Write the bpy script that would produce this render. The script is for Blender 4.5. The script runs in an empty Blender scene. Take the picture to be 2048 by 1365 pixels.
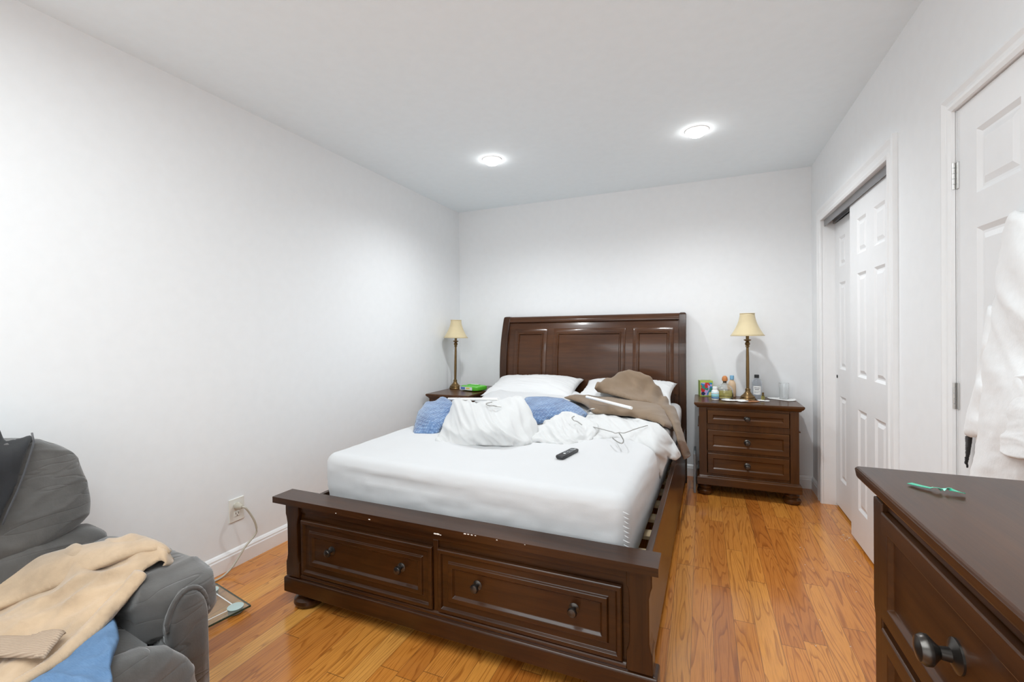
import bpy, bmesh, math, random
import numpy as np
from mathutils import Vector, Matrix, noise
from mathutils.geometry import delaunay_2d_cdt
C = bpy.context.scene.collection
R = random.Random(7)
PI = math.pi
XL, YB, XR, ZC, YF = -2.336, 4.108, .79, 2.506, -1.6      # room: left, back, right, ceiling, front

# ------------------------------------------------------------------ materials
def new_mat(name):
    m = bpy.data.materials.new(name); m.use_nodes = True
    nt = m.node_tree; b = nt.nodes['Principled BSDF']
    return m, nt, b
def N(nt, t, **k):
    n = nt.nodes.new(t)
    for a, v in k.items(): setattr(n, a, v)
    return n
def math_node(nt, op, a, b=None, c=None):
    n = N(nt, 'ShaderNodeMath', operation=op)
    for i, v in enumerate((a, b, c)):
        if v is None: continue
        if isinstance(v, (int, float)): n.inputs[i].default_value = v
        else: nt.links.new(v, n.inputs[i])
    return n.outputs[0]
def ramp(nt, fac, stops):
    n = N(nt, 'ShaderNodeValToRGB'); e = n.color_ramp.elements
    while len(e) < len(stops): e.new(.5)
    for i, (p, c) in enumerate(stops):
        e[i].position = p; e[i].color = (*c, 1) if len(c) == 3 else c
    nt.links.new(fac, n.inputs[0]); return n.outputs[0]
def noise_tex(nt, vec, scale, detail=3, rough=.55, dist=0):
    n = N(nt, 'ShaderNodeTexNoise'); n.inputs['Scale'].default_value = scale
    n.inputs['Detail'].default_value = detail; n.inputs['Roughness'].default_value = rough
    n.inputs['Distortion'].default_value = dist
    if vec is not None: nt.links.new(vec, n.inputs['Vector'])
    return n
def obj_co(nt, scale=(1, 1, 1)):
    tc = N(nt, 'ShaderNodeTexCoord'); mp = N(nt, 'ShaderNodeMapping')
    mp.inputs['Scale'].default_value = scale
    nt.links.new(tc.outputs['Object'], mp.inputs['Vector']); return mp.outputs[0]
def bump(nt, b, h, strength=.3, dist=.01):
    n = N(nt, 'ShaderNodeBump'); n.inputs['Strength'].default_value = strength
    n.inputs['Distance'].default_value = dist
    nt.links.new(h, n.inputs['Height']); nt.links.new(n.outputs[0], b.inputs['Normal'])
def plain(name, col, rough=.5, metal=0, coat=0, **kw):
    m, nt, b = new_mat(name)
    v = obj_co(nt); t = noise_tex(nt, v, 18, 2)
    c = [max(0, x) for x in col]
    o = ramp(nt, t.outputs['Fac'], [(.3, [x * .99 for x in c]), (.7, [min(1, x * 1.01) for x in c])])
    nt.links.new(o, b.inputs['Base Color'])
    b.inputs['Roughness'].default_value = rough; b.inputs['Metallic'].default_value = metal
    b.inputs['Coat Weight'].default_value = coat
    for k, x in kw.items(): b.inputs[k.replace('_', ' ')].default_value = x
    return m
def wood(name, axis, dark, light, rough=.32, coat=.35):
    m, nt, b = new_mat(name)
    s = [22, 22, 22]; s[axis] = 1.6
    t = noise_tex(nt, obj_co(nt, tuple(s)), 1.6, 5, .6, .6)
    s2 = [90, 90, 90]; s2[axis] = 4
    t2 = noise_tex(nt, obj_co(nt, tuple(s2)), 2, 2)
    t3 = noise_tex(nt, obj_co(nt), 2.2, 2)
    f = math_node(nt, 'ADD', math_node(nt, 'MULTIPLY', t.outputs['Fac'], .55), math_node(nt, 'MULTIPLY', t3.outputs['Fac'], .45))
    f = math_node(nt, 'ADD', f, math_node(nt, 'MULTIPLY', math_node(nt, 'SUBTRACT', t2.outputs['Fac'], .5), .25))
    o = ramp(nt, f, [(.3, dark), (.7, light)])
    nt.links.new(o, b.inputs['Base Color'])
    b.inputs['Roughness'].default_value = rough
    b.inputs['Coat Weight'].default_value = coat * .8; b.inputs['Coat Roughness'].default_value = .12; b.inputs['Specular IOR Level'].default_value = .25
    bump(nt, b, t2.outputs['Fac'], .05, .002)
    return m
def fabric(name, col, rough=.95, mott=.1, mscale=6, weave=400, wstr=.15, sheen=.2):
    m, nt, b = new_mat(name)
    v = obj_co(nt); t = noise_tex(nt, v, mscale, 4, .6)
    o = ramp(nt, t.outputs['Fac'], [(.32, [x * (1 - mott) for x in col]), (.68, [min(1, x * (1 + mott)) for x in col])])
    nt.links.new(o, b.inputs['Base Color'])
    b.inputs['Roughness'].default_value = rough; b.inputs['Sheen Weight'].default_value = sheen
    w = noise_tex(nt, v, weave, 1)
    bump(nt, b, w.outputs['Fac'], wstr, .002)
    return m

M = {}
DK, LT = (.016, .0048, .0013), (.060, .0205, .0052)
M['wood_x'] = wood('dark_cherry_x', 0, DK, LT)
M['wood_y'] = wood('dark_cherry_y', 1, DK, LT)
M['wood_z'] = wood('dark_cherry_z', 2, DK, LT)
M['wood_hb'] = wood('headboard_cherry', 0, (.036, .0115, .0035), (.092, .0325, .0098), .3, .4)
M['wood_ns'] = wood('nightstand_cherry', 0, (.038, .0125, .0028), (.115, .043, .0098), .33, .35)
M['wood_ns_z'] = wood('nightstand_cherry_z', 2, (.038, .0125, .0028), (.10, .037, .0088), .33, .35)
M['wood_dr'] = wood('dresser_cherry', 1, (.020, .0063, .0018), (.070, .0245, .0066), .36, .3)
M['wood_dr_z'] = wood('dresser_cherry_z', 2, (.020, .0063, .0018), (.070, .0245, .0066), .36, .3)
M['chip'] = plain('chipped_paint', (.75, .72, .68), .6)
M['knob'] = plain('aged_bronze', (.085, .077, .070), .28, .9)
M['pine'] = wood('pine_slat', 0, (.62, .45, .25), (.78, .62, .40), .6, 0)
M['wall'] = plain('white_wall_paint', (.862, .87, .878), .7)
M['ceiling'] = plain('ceiling_paint', (.875, .938, .972), .85)
M['trim'] = plain('white_gloss_trim', (.87, .87, .87), .4)
M['door'] = plain('white_door_paint', (.83, .83, .835), .42)
M['track'] = plain('grey_metal_track', (.30, .30, .31), .35, .7)
M['dark'] = plain('dark_void', (.03, .03, .03), .8)
M['steel'] = plain('brushed_nickel', (.62, .61, .59), .3, .9)
M['plate'] = plain('ivory_plastic', (.82, .80, .74), .4)
M['slot'] = plain('brown_slot', (.10, .07, .05), .6)
M['cord'] = plain('beige_cord', (.52, .48, .40), .45)
M['sheet'] = fabric('white_sheet', (.60, .60, .605), .9, .01, 5, 300, .12)
M['pillow'] = fabric('white_pillowcase', (.66, .66, .66), .9, .015, 5, 300, .1)
M['shirt'] = fabric('white_cotton', (.61, .61, .605), .92, .015, 9, 260, .15)
M['terry'] = fabric('white_terry', (.87, .87, .87), 1, .02, 40, 150, .22)
M['brown'] = fabric('brown_twill', (.20, .138, .088), .9, .06, 8, 500, .12)
M['brown_in'] = fabric('dark_lining', (.02, .016, .013), .9, .05, 8, 500, .1)
M['tan'] = fabric('tan_fleece', (.47, .335, .215), 1, .16, 9, 300, .22, .4)
M['hem'] = None
M['denim'] = None
M['suede'] = fabric('grey_microsuede', (.080, .074, .069), .95, .32, 6, 160, .18, .45)
def add_creases(m, sc, strength):
    nt = m.node_tree; b = nt.nodes['Principled BSDF']
    n = noise_tex(nt, obj_co(nt, sc), 1, 2, .5, .4)
    r = ramp(nt, n.outputs['Fac'], [(.40, (1, 1, 1)), (.485, (.75, .75, .75)), (.5, (0, 0, 0)), (.515, (.75, .75, .75)), (.6, (1, 1, 1))])
    bn = N(nt, 'ShaderNodeBump'); bn.inputs['Strength'].default_value = strength; bn.inputs['Distance'].default_value = .012
    old = b.inputs['Normal'].links[0].from_socket
    nt.links.new(old, bn.inputs['Normal']); nt.links.new(r, bn.inputs['Height']); nt.links.new(bn.outputs[0], b.inputs['Normal'])
add_creases(M['suede'], (5, 2.2, 13), .3)
M['black_cloth'] = fabric('black_jacket_cloth', (.013, .013, .015), .9, .2, 6, 220, .2, .12)
M['black_piping'] = fabric('dark_piping', (.05, .05, .055), .8, .1)
M['paper'] = plain('white_paper', (.86, .86, .84), .8)
M['grey_plastic'] = plain('grey_plastic', (.22, .23, .24), .45)
M['black_plastic'] = plain('black_plastic', (.022, .022, .024), .38)
M['white_plastic'] = plain('white_plastic', (.85, .86, .86), .35)
M['brass'] = plain('antique_brass', (.20, .125, .052), .34, .85)
M['shade'] = fabric('cream_shade_silk', (.66, .55, .34), .75, .04, 12, 300, .1)
M['shade_trim'] = fabric('cream_shade_trim', (.60, .49, .29), .8, .04, 12)
M['tube'] = plain('white_cardboard', (.88, .87, .85), .6)
M['wire'] = plain('galvanised_wire', (.42, .41, .39), .35, .9)
M['green'] = plain('green_plastic_film', (.10, .48, .035), .25)
M['ribbon'] = plain('green_satin', (.01, .50, .30), .3)
M['ribbon_lt'] = plain('pale_green_satin', (.25, .80, .58), .3)
M['blue_label'] = plain('blue_print', (.10, .20, .52), .4)
M['teal_label'] = plain('teal_print', (.32, .66, .72), .4)
M['yellow_label'] = plain('yellow_print', (.80, .68, .15), .4)
M['cork'] = plain('orange_cork', (.56, .22, .07), .7)
M['peach'] = plain('peach_lotion', (.78, .56, .36), .35)
M['cap_blue'] = plain('blue_cap', (.20, .42, .62), .4)
M['orange_paper'] = plain('copper_foil', (.50, .22, .10), .4, .4)
M['dust'] = plain('dust_lint', (.80, .72, .60), .9)
M['disc'] = plain('pale_teal_disc', (.50, .62, .60), .3)

def hem_mat():
    m, nt, b = new_mat('ribbed_knit')
    v = obj_co(nt); w = N(nt, 'ShaderNodeTexWave'); w.inputs['Scale'].default_value = 55
    mp = N(nt, 'ShaderNodeMapping'); mp.inputs['Rotation'].default_value = (0, 0, 1.1)
    nt.links.new(v, mp.inputs['Vector']); nt.links.new(mp.outputs[0], w.inputs['Vector'])
    o = ramp(nt, w.outputs['Fac'], [(.2, (.36, .26, .185)), (.8, (.44, .33, .24))])
    nt.links.new(o, b.inputs['Base Color']); b.inputs['Roughness'].default_value = .95
    bump(nt, b, w.outputs['Fac'], .4, .003); return m
M['hem'] = hem_mat()
def denim_mat():
    m, nt, b = new_mat('light_denim')
    v = obj_co(nt); t = noise_tex(nt, v, 6, 4); t2 = noise_tex(nt, obj_co(nt, (60, 900, 400)), 1, 1)
    f = math_node(nt, 'ADD', math_node(nt, 'MULTIPLY', t.outputs['Fac'], .75), math_node(nt, 'MULTIPLY', t2.outputs['Fac'], .25))
    o = ramp(nt, f, [(.3, (.060, .125, .235)), (.7, (.15, .26, .42))])
    nt.links.new(o, b.inputs['Base Color']); b.inputs['Roughness'].default_value = .9
    bump(nt, b, t2.outputs['Fac'], .15, .002); return m
M['denim'] = denim_mat()
def fleece_mat():
    m, nt, b = new_mat('blue_waffle_fleece')
    v = obj_co(nt); k = N(nt, 'ShaderNodeTexVoronoi'); k.inputs['Scale'].default_value = 58
    k.inputs['Randomness'].default_value = .35; nt.links.new(v, k.inputs['Vector'])
    t = noise_tex(nt, v, 7, 3)
    f = math_node(nt, 'ADD', math_node(nt, 'MULTIPLY', k.outputs['Distance'], .55), math_node(nt, 'MULTIPLY', t.outputs['Fac'], .62))
    o = ramp(nt, f, [(.28, (.27, .39, .58)), (.50, (.135, .235, .42)), (.75, (.055, .115, .26))])
    nt.links.new(o, b.inputs['Base Color']); b.inputs['Roughness'].default_value = 1
    b.inputs['Sheen Weight'].default_value = .5
    h = math_node(nt, 'MULTIPLY', k.outputs['Distance'], -1.0)
    bump(nt, b, h, .7, .01); return m
M['fleece'] = fleece_mat()
def glass(name, col, rough=.02, ior=1.45):
    m, nt, b = new_mat(name)
    b.inputs['Base Color'].default_value = (*col, 1); b.inputs['Transmission Weight'].default_value = 1
    b.inputs['Roughness'].default_value = rough; b.inputs['IOR'].default_value = ior
    return m
M['glass'] = glass('clear_glass', (.97, .98, .98))
M['scale_glass'] = plain('green_tinted_glass', (.42, .46, .40), .04)
M['glass_edge'] = plain('dark_green_glass_edge', (.03, .06, .04), .1)
M['scale_glass'].node_tree.nodes['Principled BSDF'].inputs['Alpha'].default_value = .22
M['tequila'] = glass('golden_liquid', (.86, .74, .22), .02, 1.33)
M['clear_plastic'] = glass('clear_plastic', (.86, .89, .93), .08, 1.35)
def emit(name, col, s):
    m, nt, b = new_mat(name)
    b.inputs['Emission Color'].default_value = (*col, 1); b.inputs['Emission Strength'].default_value = s
    b.inputs['Base Color'].default_value = (.9, .9, .9, 1); return m
M['dome'] = emit('lit_diffuser', (1, .99, .97), 22)

def floor_mat():
    m, nt, b = new_mat('oak_strip_floor')
    tc = N(nt, 'ShaderNodeTexCoord'); sp = N(nt, 'ShaderNodeSeparateXYZ')
    nt.links.new(tc.outputs['Object'], sp.inputs[0]); x, y = sp.outputs[0], sp.outputs[1]
    W = .0825
    xs = math_node(nt, 'DIVIDE', math_node(nt, 'ADD', x, 10 * W + .048), W)
    i = math_node(nt, 'FLOOR', xs); fx = math_node(nt, 'FRACT', xs)
    wn = N(nt, 'ShaderNodeTexWhiteNoise', noise_dimensions='1D'); nt.links.new(i, wn.inputs['W'])
    L = math_node(nt, 'ADD', math_node(nt, 'MULTIPLY', wn.outputs['Value'], .5), .62)
    ys = math_node(nt, 'DIVIDE', math_node(nt, 'ADD', y, math_node(nt, 'MULTIPLY', wn.outputs['Value'], 17.3)), L)
    j = math_node(nt, 'FLOOR', ys); fy = math_node(nt, 'FRACT', ys)
    cv = N(nt, 'ShaderNodeCombineXYZ'); nt.links.new(i, cv.inputs[0]); nt.links.new(j, cv.inputs[1])
    w2 = N(nt, 'ShaderNodeTexWhiteNoise', noise_dimensions='3D'); nt.links.new(cv.outputs[0], w2.inputs['Vector'])
    base = ramp(nt, w2.outputs['Value'], [(0, (.44, .14, .022)), (.22, (.59, .215, .037)), (.5, (.69, .285, .052)), (.75, (.61, .225, .037)), (.88, (.76, .36, .078)), (1, (.50, .165, .030))])
    # cathedral grain: contour lines of a stretched noise, different in each board
    s2 = N(nt, 'ShaderNodeSeparateColor'); nt.links.new(w2.outputs['Color'], s2.inputs[0])
    gv = N(nt, 'ShaderNodeCombineXYZ')
    nt.links.new(math_node(nt, 'ADD', math_node(nt, 'MULTIPLY', fx, 1.05), math_node(nt, 'MULTIPLY', s2.outputs[0], 60)), gv.inputs[0])
    nt.links.new(math_node(nt, 'ADD', math_node(nt, 'MULTIPLY', y, .95), math_node(nt, 'MULTIPLY', s2.outputs[1], 60)), gv.inputs[1])
    n1 = noise_tex(nt, gv.outputs[0], 1.0, 2, .45, .25)
    rings = math_node(nt, 'FRACT', math_node(nt, 'MULTIPLY', n1.outputs['Fac'], 14))
    rl = ramp(nt, rings, [(0, (0, 0, 0)), (.62, (.08, .08, .08)), (.93, (1, 1, 1)), (1, (0, 0, 0))])
    fine = noise_tex(nt, obj_co(nt, (220, 9, 1)), 1, 3, .6)
    gm = math_node(nt, 'MULTIPLY', rl, math_node(nt, 'ADD', math_node(nt, 'MULTIPLY', fine.outputs['Fac'], .9), .15))
    gm = math_node(nt, 'ADD', math_node(nt, 'MULTIPLY', gm, .95), math_node(nt, 'MULTIPLY', math_node(nt, 'SUBTRACT', .52, fine.outputs['Fac']), 1.3))
    mx = N(nt, 'ShaderNodeMix', data_type='RGBA', blend_type='MULTIPLY')
    nt.links.new(gm, mx.inputs[0]); nt.links.new(base, mx.inputs[6]); mx.inputs[7].default_value = (.33, .185, .10, 1)
    # seams
    ex = math_node(nt, 'ABSOLUTE', math_node(nt, 'SUBTRACT', fx, .5))
    ey = math_node(nt, 'MULTIPLY', math_node(nt, 'SUBTRACT', .5, math_node(nt, 'ABSOLUTE', math_node(nt, 'SUBTRACT', fy, .5))), L)
    se = math_node(nt, 'MAXIMUM', math_node(nt, 'GREATER_THAN', ex, .4885), math_node(nt, 'LESS_THAN', ey, .0014))
    m2 = N(nt, 'ShaderNodeMix', data_type='RGBA'); nt.links.new(math_node(nt, 'MULTIPLY', se, .72), m2.inputs[0])
    nt.links.new(mx.outputs[2], m2.inputs[6]); m2.inputs[7].default_value = (.085, .035, .013, 1)
    nt.links.new(m2.outputs[2], b.inputs['Base Color'])
    b.inputs['Roughness'].default_value = .22; b.inputs['Coat Weight'].default_value = .35; b.inputs['Coat Roughness'].default_value = .1
    wv = noise_tex(nt, obj_co(nt, (9, 2.5, 1)), 1, 1)
    h = math_node(nt, 'ADD', math_node(nt, 'MULTIPLY', se, -.25), math_node(nt, 'MULTIPLY', wv.outputs['Fac'], .5))
    bump(nt, b, h, .22, .006)
    return m
M['floor'] = floor_mat()

# ------------------------------------------------------------------ mesh helpers
class MB:
    def __init__(s): s.bm = bmesh.new(); s.mi = 0
    def _mi(s, fs):
        for f in fs: f.material_index = s.mi
    def hexa(s, p):
        v = [s.bm.verts.new(q) for q in p]
        s._mi([s.bm.faces.new([v[i] for i in q]) for q in ((3, 2, 1, 0), (4, 5, 6, 7), (0, 1, 5, 4), (1, 2, 6, 5), (2, 3, 7, 6), (3, 0, 4, 7))])
        return s
    def box(s, x0, x1, y0, y1, z0, z1):
        return s.hexa([(x0, y0, z0), (x1, y0, z0), (x1, y1, z0), (x0, y1, z0), (x0, y0, z1), (x1, y0, z1), (x1, y1, z1), (x0, y1, z1)])
    def loft(s, rings, cap=True, closed=True):
        vs = [[s.bm.verts.new(q) for q in r] for r in rings]; n = len(vs[0]); fs = []
        for a, b in zip(vs, vs[1:]):
            for i in range(n if closed else n - 1):
                k = (i + 1) % n; fs.append(s.bm.faces.new((a[i], a[k], b[k], b[i])))
        if cap:
            fs.append(s.bm.faces.new(vs[0][::-1])); fs.append(s.bm.faces.new(vs[-1]))
        s._mi(fs); return s
    def rects(s, x0, x1, y0, y1, prof):          # stacked rectangles: prof = [(z, outset)]
        return s.loft([[(x0 - o, y0 - o, z), (x1 + o, y0 - o, z), (x1 + o, y1 + o, z), (x0 - o, y1 + o, z)] for z, o in prof])
    def lathe(s, prof, n=24, c=(0, 0, 0), axis=2):
        rings = []
        for r, z in prof:
            ring = []
            for k in range(n):
                a = 2 * PI * k / n; p = (r * math.cos(a), r * math.sin(a), z)
                if axis == 1: p = (p[0], -z, p[1])
                if axis == 0: p = (-z, p[0] * -1, p[1])
                ring.append((c[0] + p[0], c[1] + p[1], c[2] + p[2]))
            rings.append(ring)
        return s.loft(rings)
    def tube(s, pts, r, n=8):
        P = [Vector(p) for p in pts]; rings = []
        up = Vector((0, 0, 1))
        for i, p in enumerate(P):
            t = (P[min(i + 1, len(P) - 1)] - P[max(i - 1, 0)]).normalized()
            a = t.cross(up)
            if a.length < .1: a = t.cross(Vector((1, 0, 0)))
            a.normalize(); b = a.cross(t).normalized()
            rr = r[i] if isinstance(r, (list, tuple)) else r
            rings.append([p + a * rr * math.cos(2 * PI * k / n) + b * rr * math.sin(2 * PI * k / n) for k in range(n)])
        return s.loft(rings)
    def nested(s, F, a0, a1, b0, b1, steps, back=0):   # framed / raised panel; F(a, b, c) -> point, steps = [(inset, height)]
        rings = [[F(a0, b0, back), F(a1, b0, back), F(a1, b1, back), F(a0, b1, back)]]
        for i, h in steps:
            rings.append([F(a0 + i, b0 + i, h), F(a1 - i, b0 + i, h), F(a1 - i, b1 - i, h), F(a0 + i, b1 - i, h)])
        return s.loft(rings)
    def prism(s, poly, F, d0, d1):
        return s.loft([[F(a, b, d0) for a, b in poly], [F(a, b, d1) for a, b in poly]])

def link(name, bm, mats, parent=None, smooth=False, bevel=0, seg=2, world=False, sub=0):
    if isinstance(bm, MB): bm = bm.bm
    bmesh.ops.recalc_face_normals(bm, faces=bm.faces)
    if world and parent is not None:
        p = parent; off = Vector((0, 0, 0))
        while p is not None: off += p.location; p = p.parent
        bmesh.ops.translate(bm, vec=-off, verts=bm.verts)
    me = bpy.data.meshes.new(name); bm.to_mesh(me); bm.free()
    o = bpy.data.objects.new(name, me); C.objects.link(o)
    for m in (mats if isinstance(mats, (list, tuple)) else [mats]): me.materials.append(M[m] if isinstance(m, str) else m)
    if smooth:
        me.polygons.foreach_set('use_smooth', [True] * len(me.polygons))
        if smooth == 'auto':
            me.set_sharp_from_angle(angle=math.radians(38))
    if parent is not None: o.parent = parent
    if bevel:
        b = o.modifiers.new('bevel', 'BEVEL'); b.width = bevel; b.segments = seg; b.limit_method = 'ANGLE'; b.angle_limit = math.radians(35)
        b.harden_normals = False
    if sub:
        sm = o.modifiers.new('sub', 'SUBSURF'); sm.levels = sub; sm.render_levels = sub
    return o
def tag(o, label, cat, group=None):
    o['label'] = label; o['category'] = cat
    if group: o['group'] = group
    return o
def thing(name, label, cat, loc=(0, 0, 0), rz=0, group=None):
    o = bpy.data.objects.new(name, None); C.objects.link(o); o.empty_display_size = .05
    o.location = loc; o.rotation_euler = (0, 0, rz); return tag(o, label, cat, group)
def struct(name, bm, mats, **k):
    o = link(name, bm, mats, **k); o['kind'] = 'structure'; return o
def copy_tree(o, parent=None):
    c = o.copy(); C.objects.link(c)
    if parent is not None: c.parent = parent
    for ch in list(o.children): copy_tree(ch, c)
    return c

def tps(ctrl):
    """smooth surface through control points (u, v, x, y, z)"""
    A = np.array(ctrl, float); uv = A[:, :2]; n = len(A)
    sc = 1 / max(uv.max(0) - uv.min(0)); off = uv.mean(0); q = (uv - off) * sc
    def U(d2): return np.where(d2 > 1e-12, d2 * np.log(np.maximum(d2, 1e-12)), 0)
    K = U(((q[:, None] - q[None]) ** 2).sum(-1)) + np.eye(n) * 4e-6
    P = np.hstack([np.ones((n, 1)), q]); T = np.zeros((n + 3, n + 3))
    T[:n, :n] = K; T[:n, n:] = P; T[n:, :n] = P.T
    W = np.linalg.solve(T, np.vstack([A[:, 2:], np.zeros((3, 3))]))
    def ev(p):
        p = (np.asarray(p, float) - off) * sc
        return U(((p[:, None] - q[None]) ** 2).sum(-1)) @ W[:n] + np.hstack([np.ones((len(p), 1)), p]) @ W[n:]
    return ev
def ridged(x, y, seed):
    return (1 - abs(noise.noise(Vector((x, y, seed)))) * 2)
def cloth(name, data, mat, parent=None, wr=.006, ang=0., fq=(14, 4), seed=1., thick=.004, res=60, toward=None, edge=.02, world=True, fine=.03, mind=0., lift=0.):
    """a spread piece of cloth: outline and inner control points, with folds running along angle ang"""
    out, inn = data; ev = tps(out + inn)
    uv = np.array([p[:2] for p in out]); m = len(uv)
    span = max(uv.max(0) - uv.min(0)); h = span / res
    P = []
    for i in range(m):                                        # Catmull-Rom outline
        p0, p1, p2, p3 = uv[i - 1], uv[i], uv[(i + 1) % m], uv[(i + 2) % m]
        k = max(1, int(np.linalg.norm(p2 - p1) / h))
        for t in np.arange(k) / k:
            cr = .5 * ((2 * p1) + (p2 - p0) * t + (2 * p0 - 5 * p1 + 4 * p2 - p3) * t * t + (3 * p1 - p0 - 3 * p2 + p3) * t ** 3)
            P.append(.35 * cr + .65 * (p1 + (p2 - p1) * t))
    P = np.array(P); B = np.roll(P, -1, 0); nb = len(P)
    lo, hi = P.min(0), P.max(0); pts = []; row = 0
    yy = lo[1]
    while yy < hi[1]:
        xx = lo[0] + (row % 2) * h / 2
        while xx < hi[0]: pts.append((xx, yy)); xx += h
        yy += h * .866; row += 1
    pts = np.array(pts)
    def dist(q):
        d = B - P; L2 = (d ** 2).sum(1) + 1e-12
        t = np.clip(((q[:, None] - P[None]) * d[None]).sum(-1) / L2, 0, 1)
        return np.sqrt((((P[None] + t[..., None] * d[None]) - q[:, None]) ** 2).sum(-1)).min(1)
    ins = np.zeros(len(pts), bool)
    for a, b in zip(P, B):
        c = (a[1] > pts[:, 1]) != (b[1] > pts[:, 1])
        with np.errstate(divide='ignore', invalid='ignore'):
            ins ^= c & (pts[:, 0] < (b[0] - a[0]) * (pts[:, 1] - a[1]) / (b[1] - a[1] + 1e-15) + a[0])
    pts = pts[ins]; pts = pts[dist(pts) > h * .55]
    allp = np.vstack([P, pts])
    r = delaunay_2d_cdt([Vector(p) for p in allp], [(i, (i + 1) % nb) for i in range(nb)], [list(range(nb))], 1, 1e-7)
    vv = np.array([tuple(v) for v in r[0]]); X = ev(vv)
    e = 1e-3 * span; du = ev(vv + [e, 0]) - X; dv = ev(vv + [0, e]) - X
    nrm = np.cross(du, dv); nrm /= np.linalg.norm(nrm, axis=1)[:, None] + 1e-12
    ref = np.array(toward if toward is not None else (0, -.5, 1.))
    if (nrm @ ref).mean() < 0: nrm = -nrm
    dd = dist(vv) / span
    ca, sa = math.cos(ang), math.sin(ang)
    bm = bmesh.new(); V = []
    for k in range(len(vv)):
        a = (vv[k, 0] - lo[0]) / span; b = (vv[k, 1] - lo[1]) / span
        s, t = a * ca + b * sa, -a * sa + b * ca
        wob = noise.noise(Vector((s * 1.6, t * 1.6, seed + 9))) * .22
        def rid(x, y, sd):
            q = noise.noise(Vector((x, y, sd))); return max(0, 1 - 1.9 * math.sqrt(q * q + .004)) ** 2
        f = rid(s * fq[1], (t + wob) * fq[0] * .5, seed) + .5 * rid(s * fq[1] * 1.8 + 5, (t + wob * .6) * fq[0] * 1.1, seed + 3)
        f += .7 * noise.noise(Vector((s * fq[1] * .8, t * fq[0] * .3, seed + 17)))
        f += fine * noise.noise(Vector((a * 40, b * 40, seed)))
        fall = min(1, dd[k] / max(edge, 1e-6))
        off = wr * (f - .35) * (.25 + .75 * fall) - (1 - fall ** .5) * thick * 1.2
        if mind: off = max(off, -mind)
        V.append(bm.verts.new(Vector(X[k]) + Vector(nrm[k]) * (off + lift)))
    for f in r[2]:
        try: bm.faces.new([V[i] for i in f])
        except ValueError: pass
    bmesh.ops.recalc_face_normals(bm, faces=bm.faces)
    bm.normal_update()
    av = Vector((0, 0, 0))
    for f in bm.faces: av += f.normal * f.calc_area()
    if av.dot(Vector(ref)) < 0: bmesh.ops.reverse_faces(bm, faces=bm.faces)
    if world and parent is not None:
        p = parent; o_ = Vector((0, 0, 0))
        while p is not None: o_ += p.location; p = p.parent
        bmesh.ops.translate(bm, vec=-o_, verts=bm.verts)
    me = bpy.data.meshes.new(name); bm.to_mesh(me); bm.free()
    me.polygons.foreach_set('use_smooth', [True] * len(me.polygons))
    o = bpy.data.objects.new(name, me); C.objects.link(o)
    for mm in (mat if isinstance(mat, (list, tuple)) else [mat]): me.materials.append(M[mm])
    if parent is not None: o.parent = parent
    so = o.modifiers.new('solid', 'SOLIDIFY'); so.thickness = thick; so.offset = -1
    return o
def puff(x0, x1, y0, y1, z0, z1, p=3.5, n=28, wr=.0, fq=3, seed=1., shape=None):
    """rounded cushion block (superellipsoid) with soft creases"""
    bm = bmesh.new(); bmesh.ops.create_cube(bm, size=2)
    bmesh.ops.subdivide_edges(bm, edges=bm.edges, cuts=n, use_grid_fill=True)
    c = Vector(((x0 + x1) / 2, (y0 + y1) / 2, (z0 + z1) / 2)); s = Vector(((x1 - x0) / 2, (y1 - y0) / 2, (z1 - z0) / 2))
    for v in bm.verts:
        q = v.co; L = (abs(q.x) ** p + abs(q.y) ** p + abs(q.z) ** p) ** (1 / p)
        q = q / L
        r = Vector((q.x * s.x, q.y * s.y, q.z * s.z)) + c
        if shape: r = Vector(shape(r, q))
        if wr:
            d = Vector((q.x / s.x, q.y / s.y, q.z / s.z)).normalized()
            f = ridged(r.x * fq + 3, r.y * fq, seed + r.z * fq * 2.4) ** 4 + .6 * noise.noise(r * fq * 2)
            r += d * wr * (f - .4)
        v.co = r
    return bm

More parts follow.
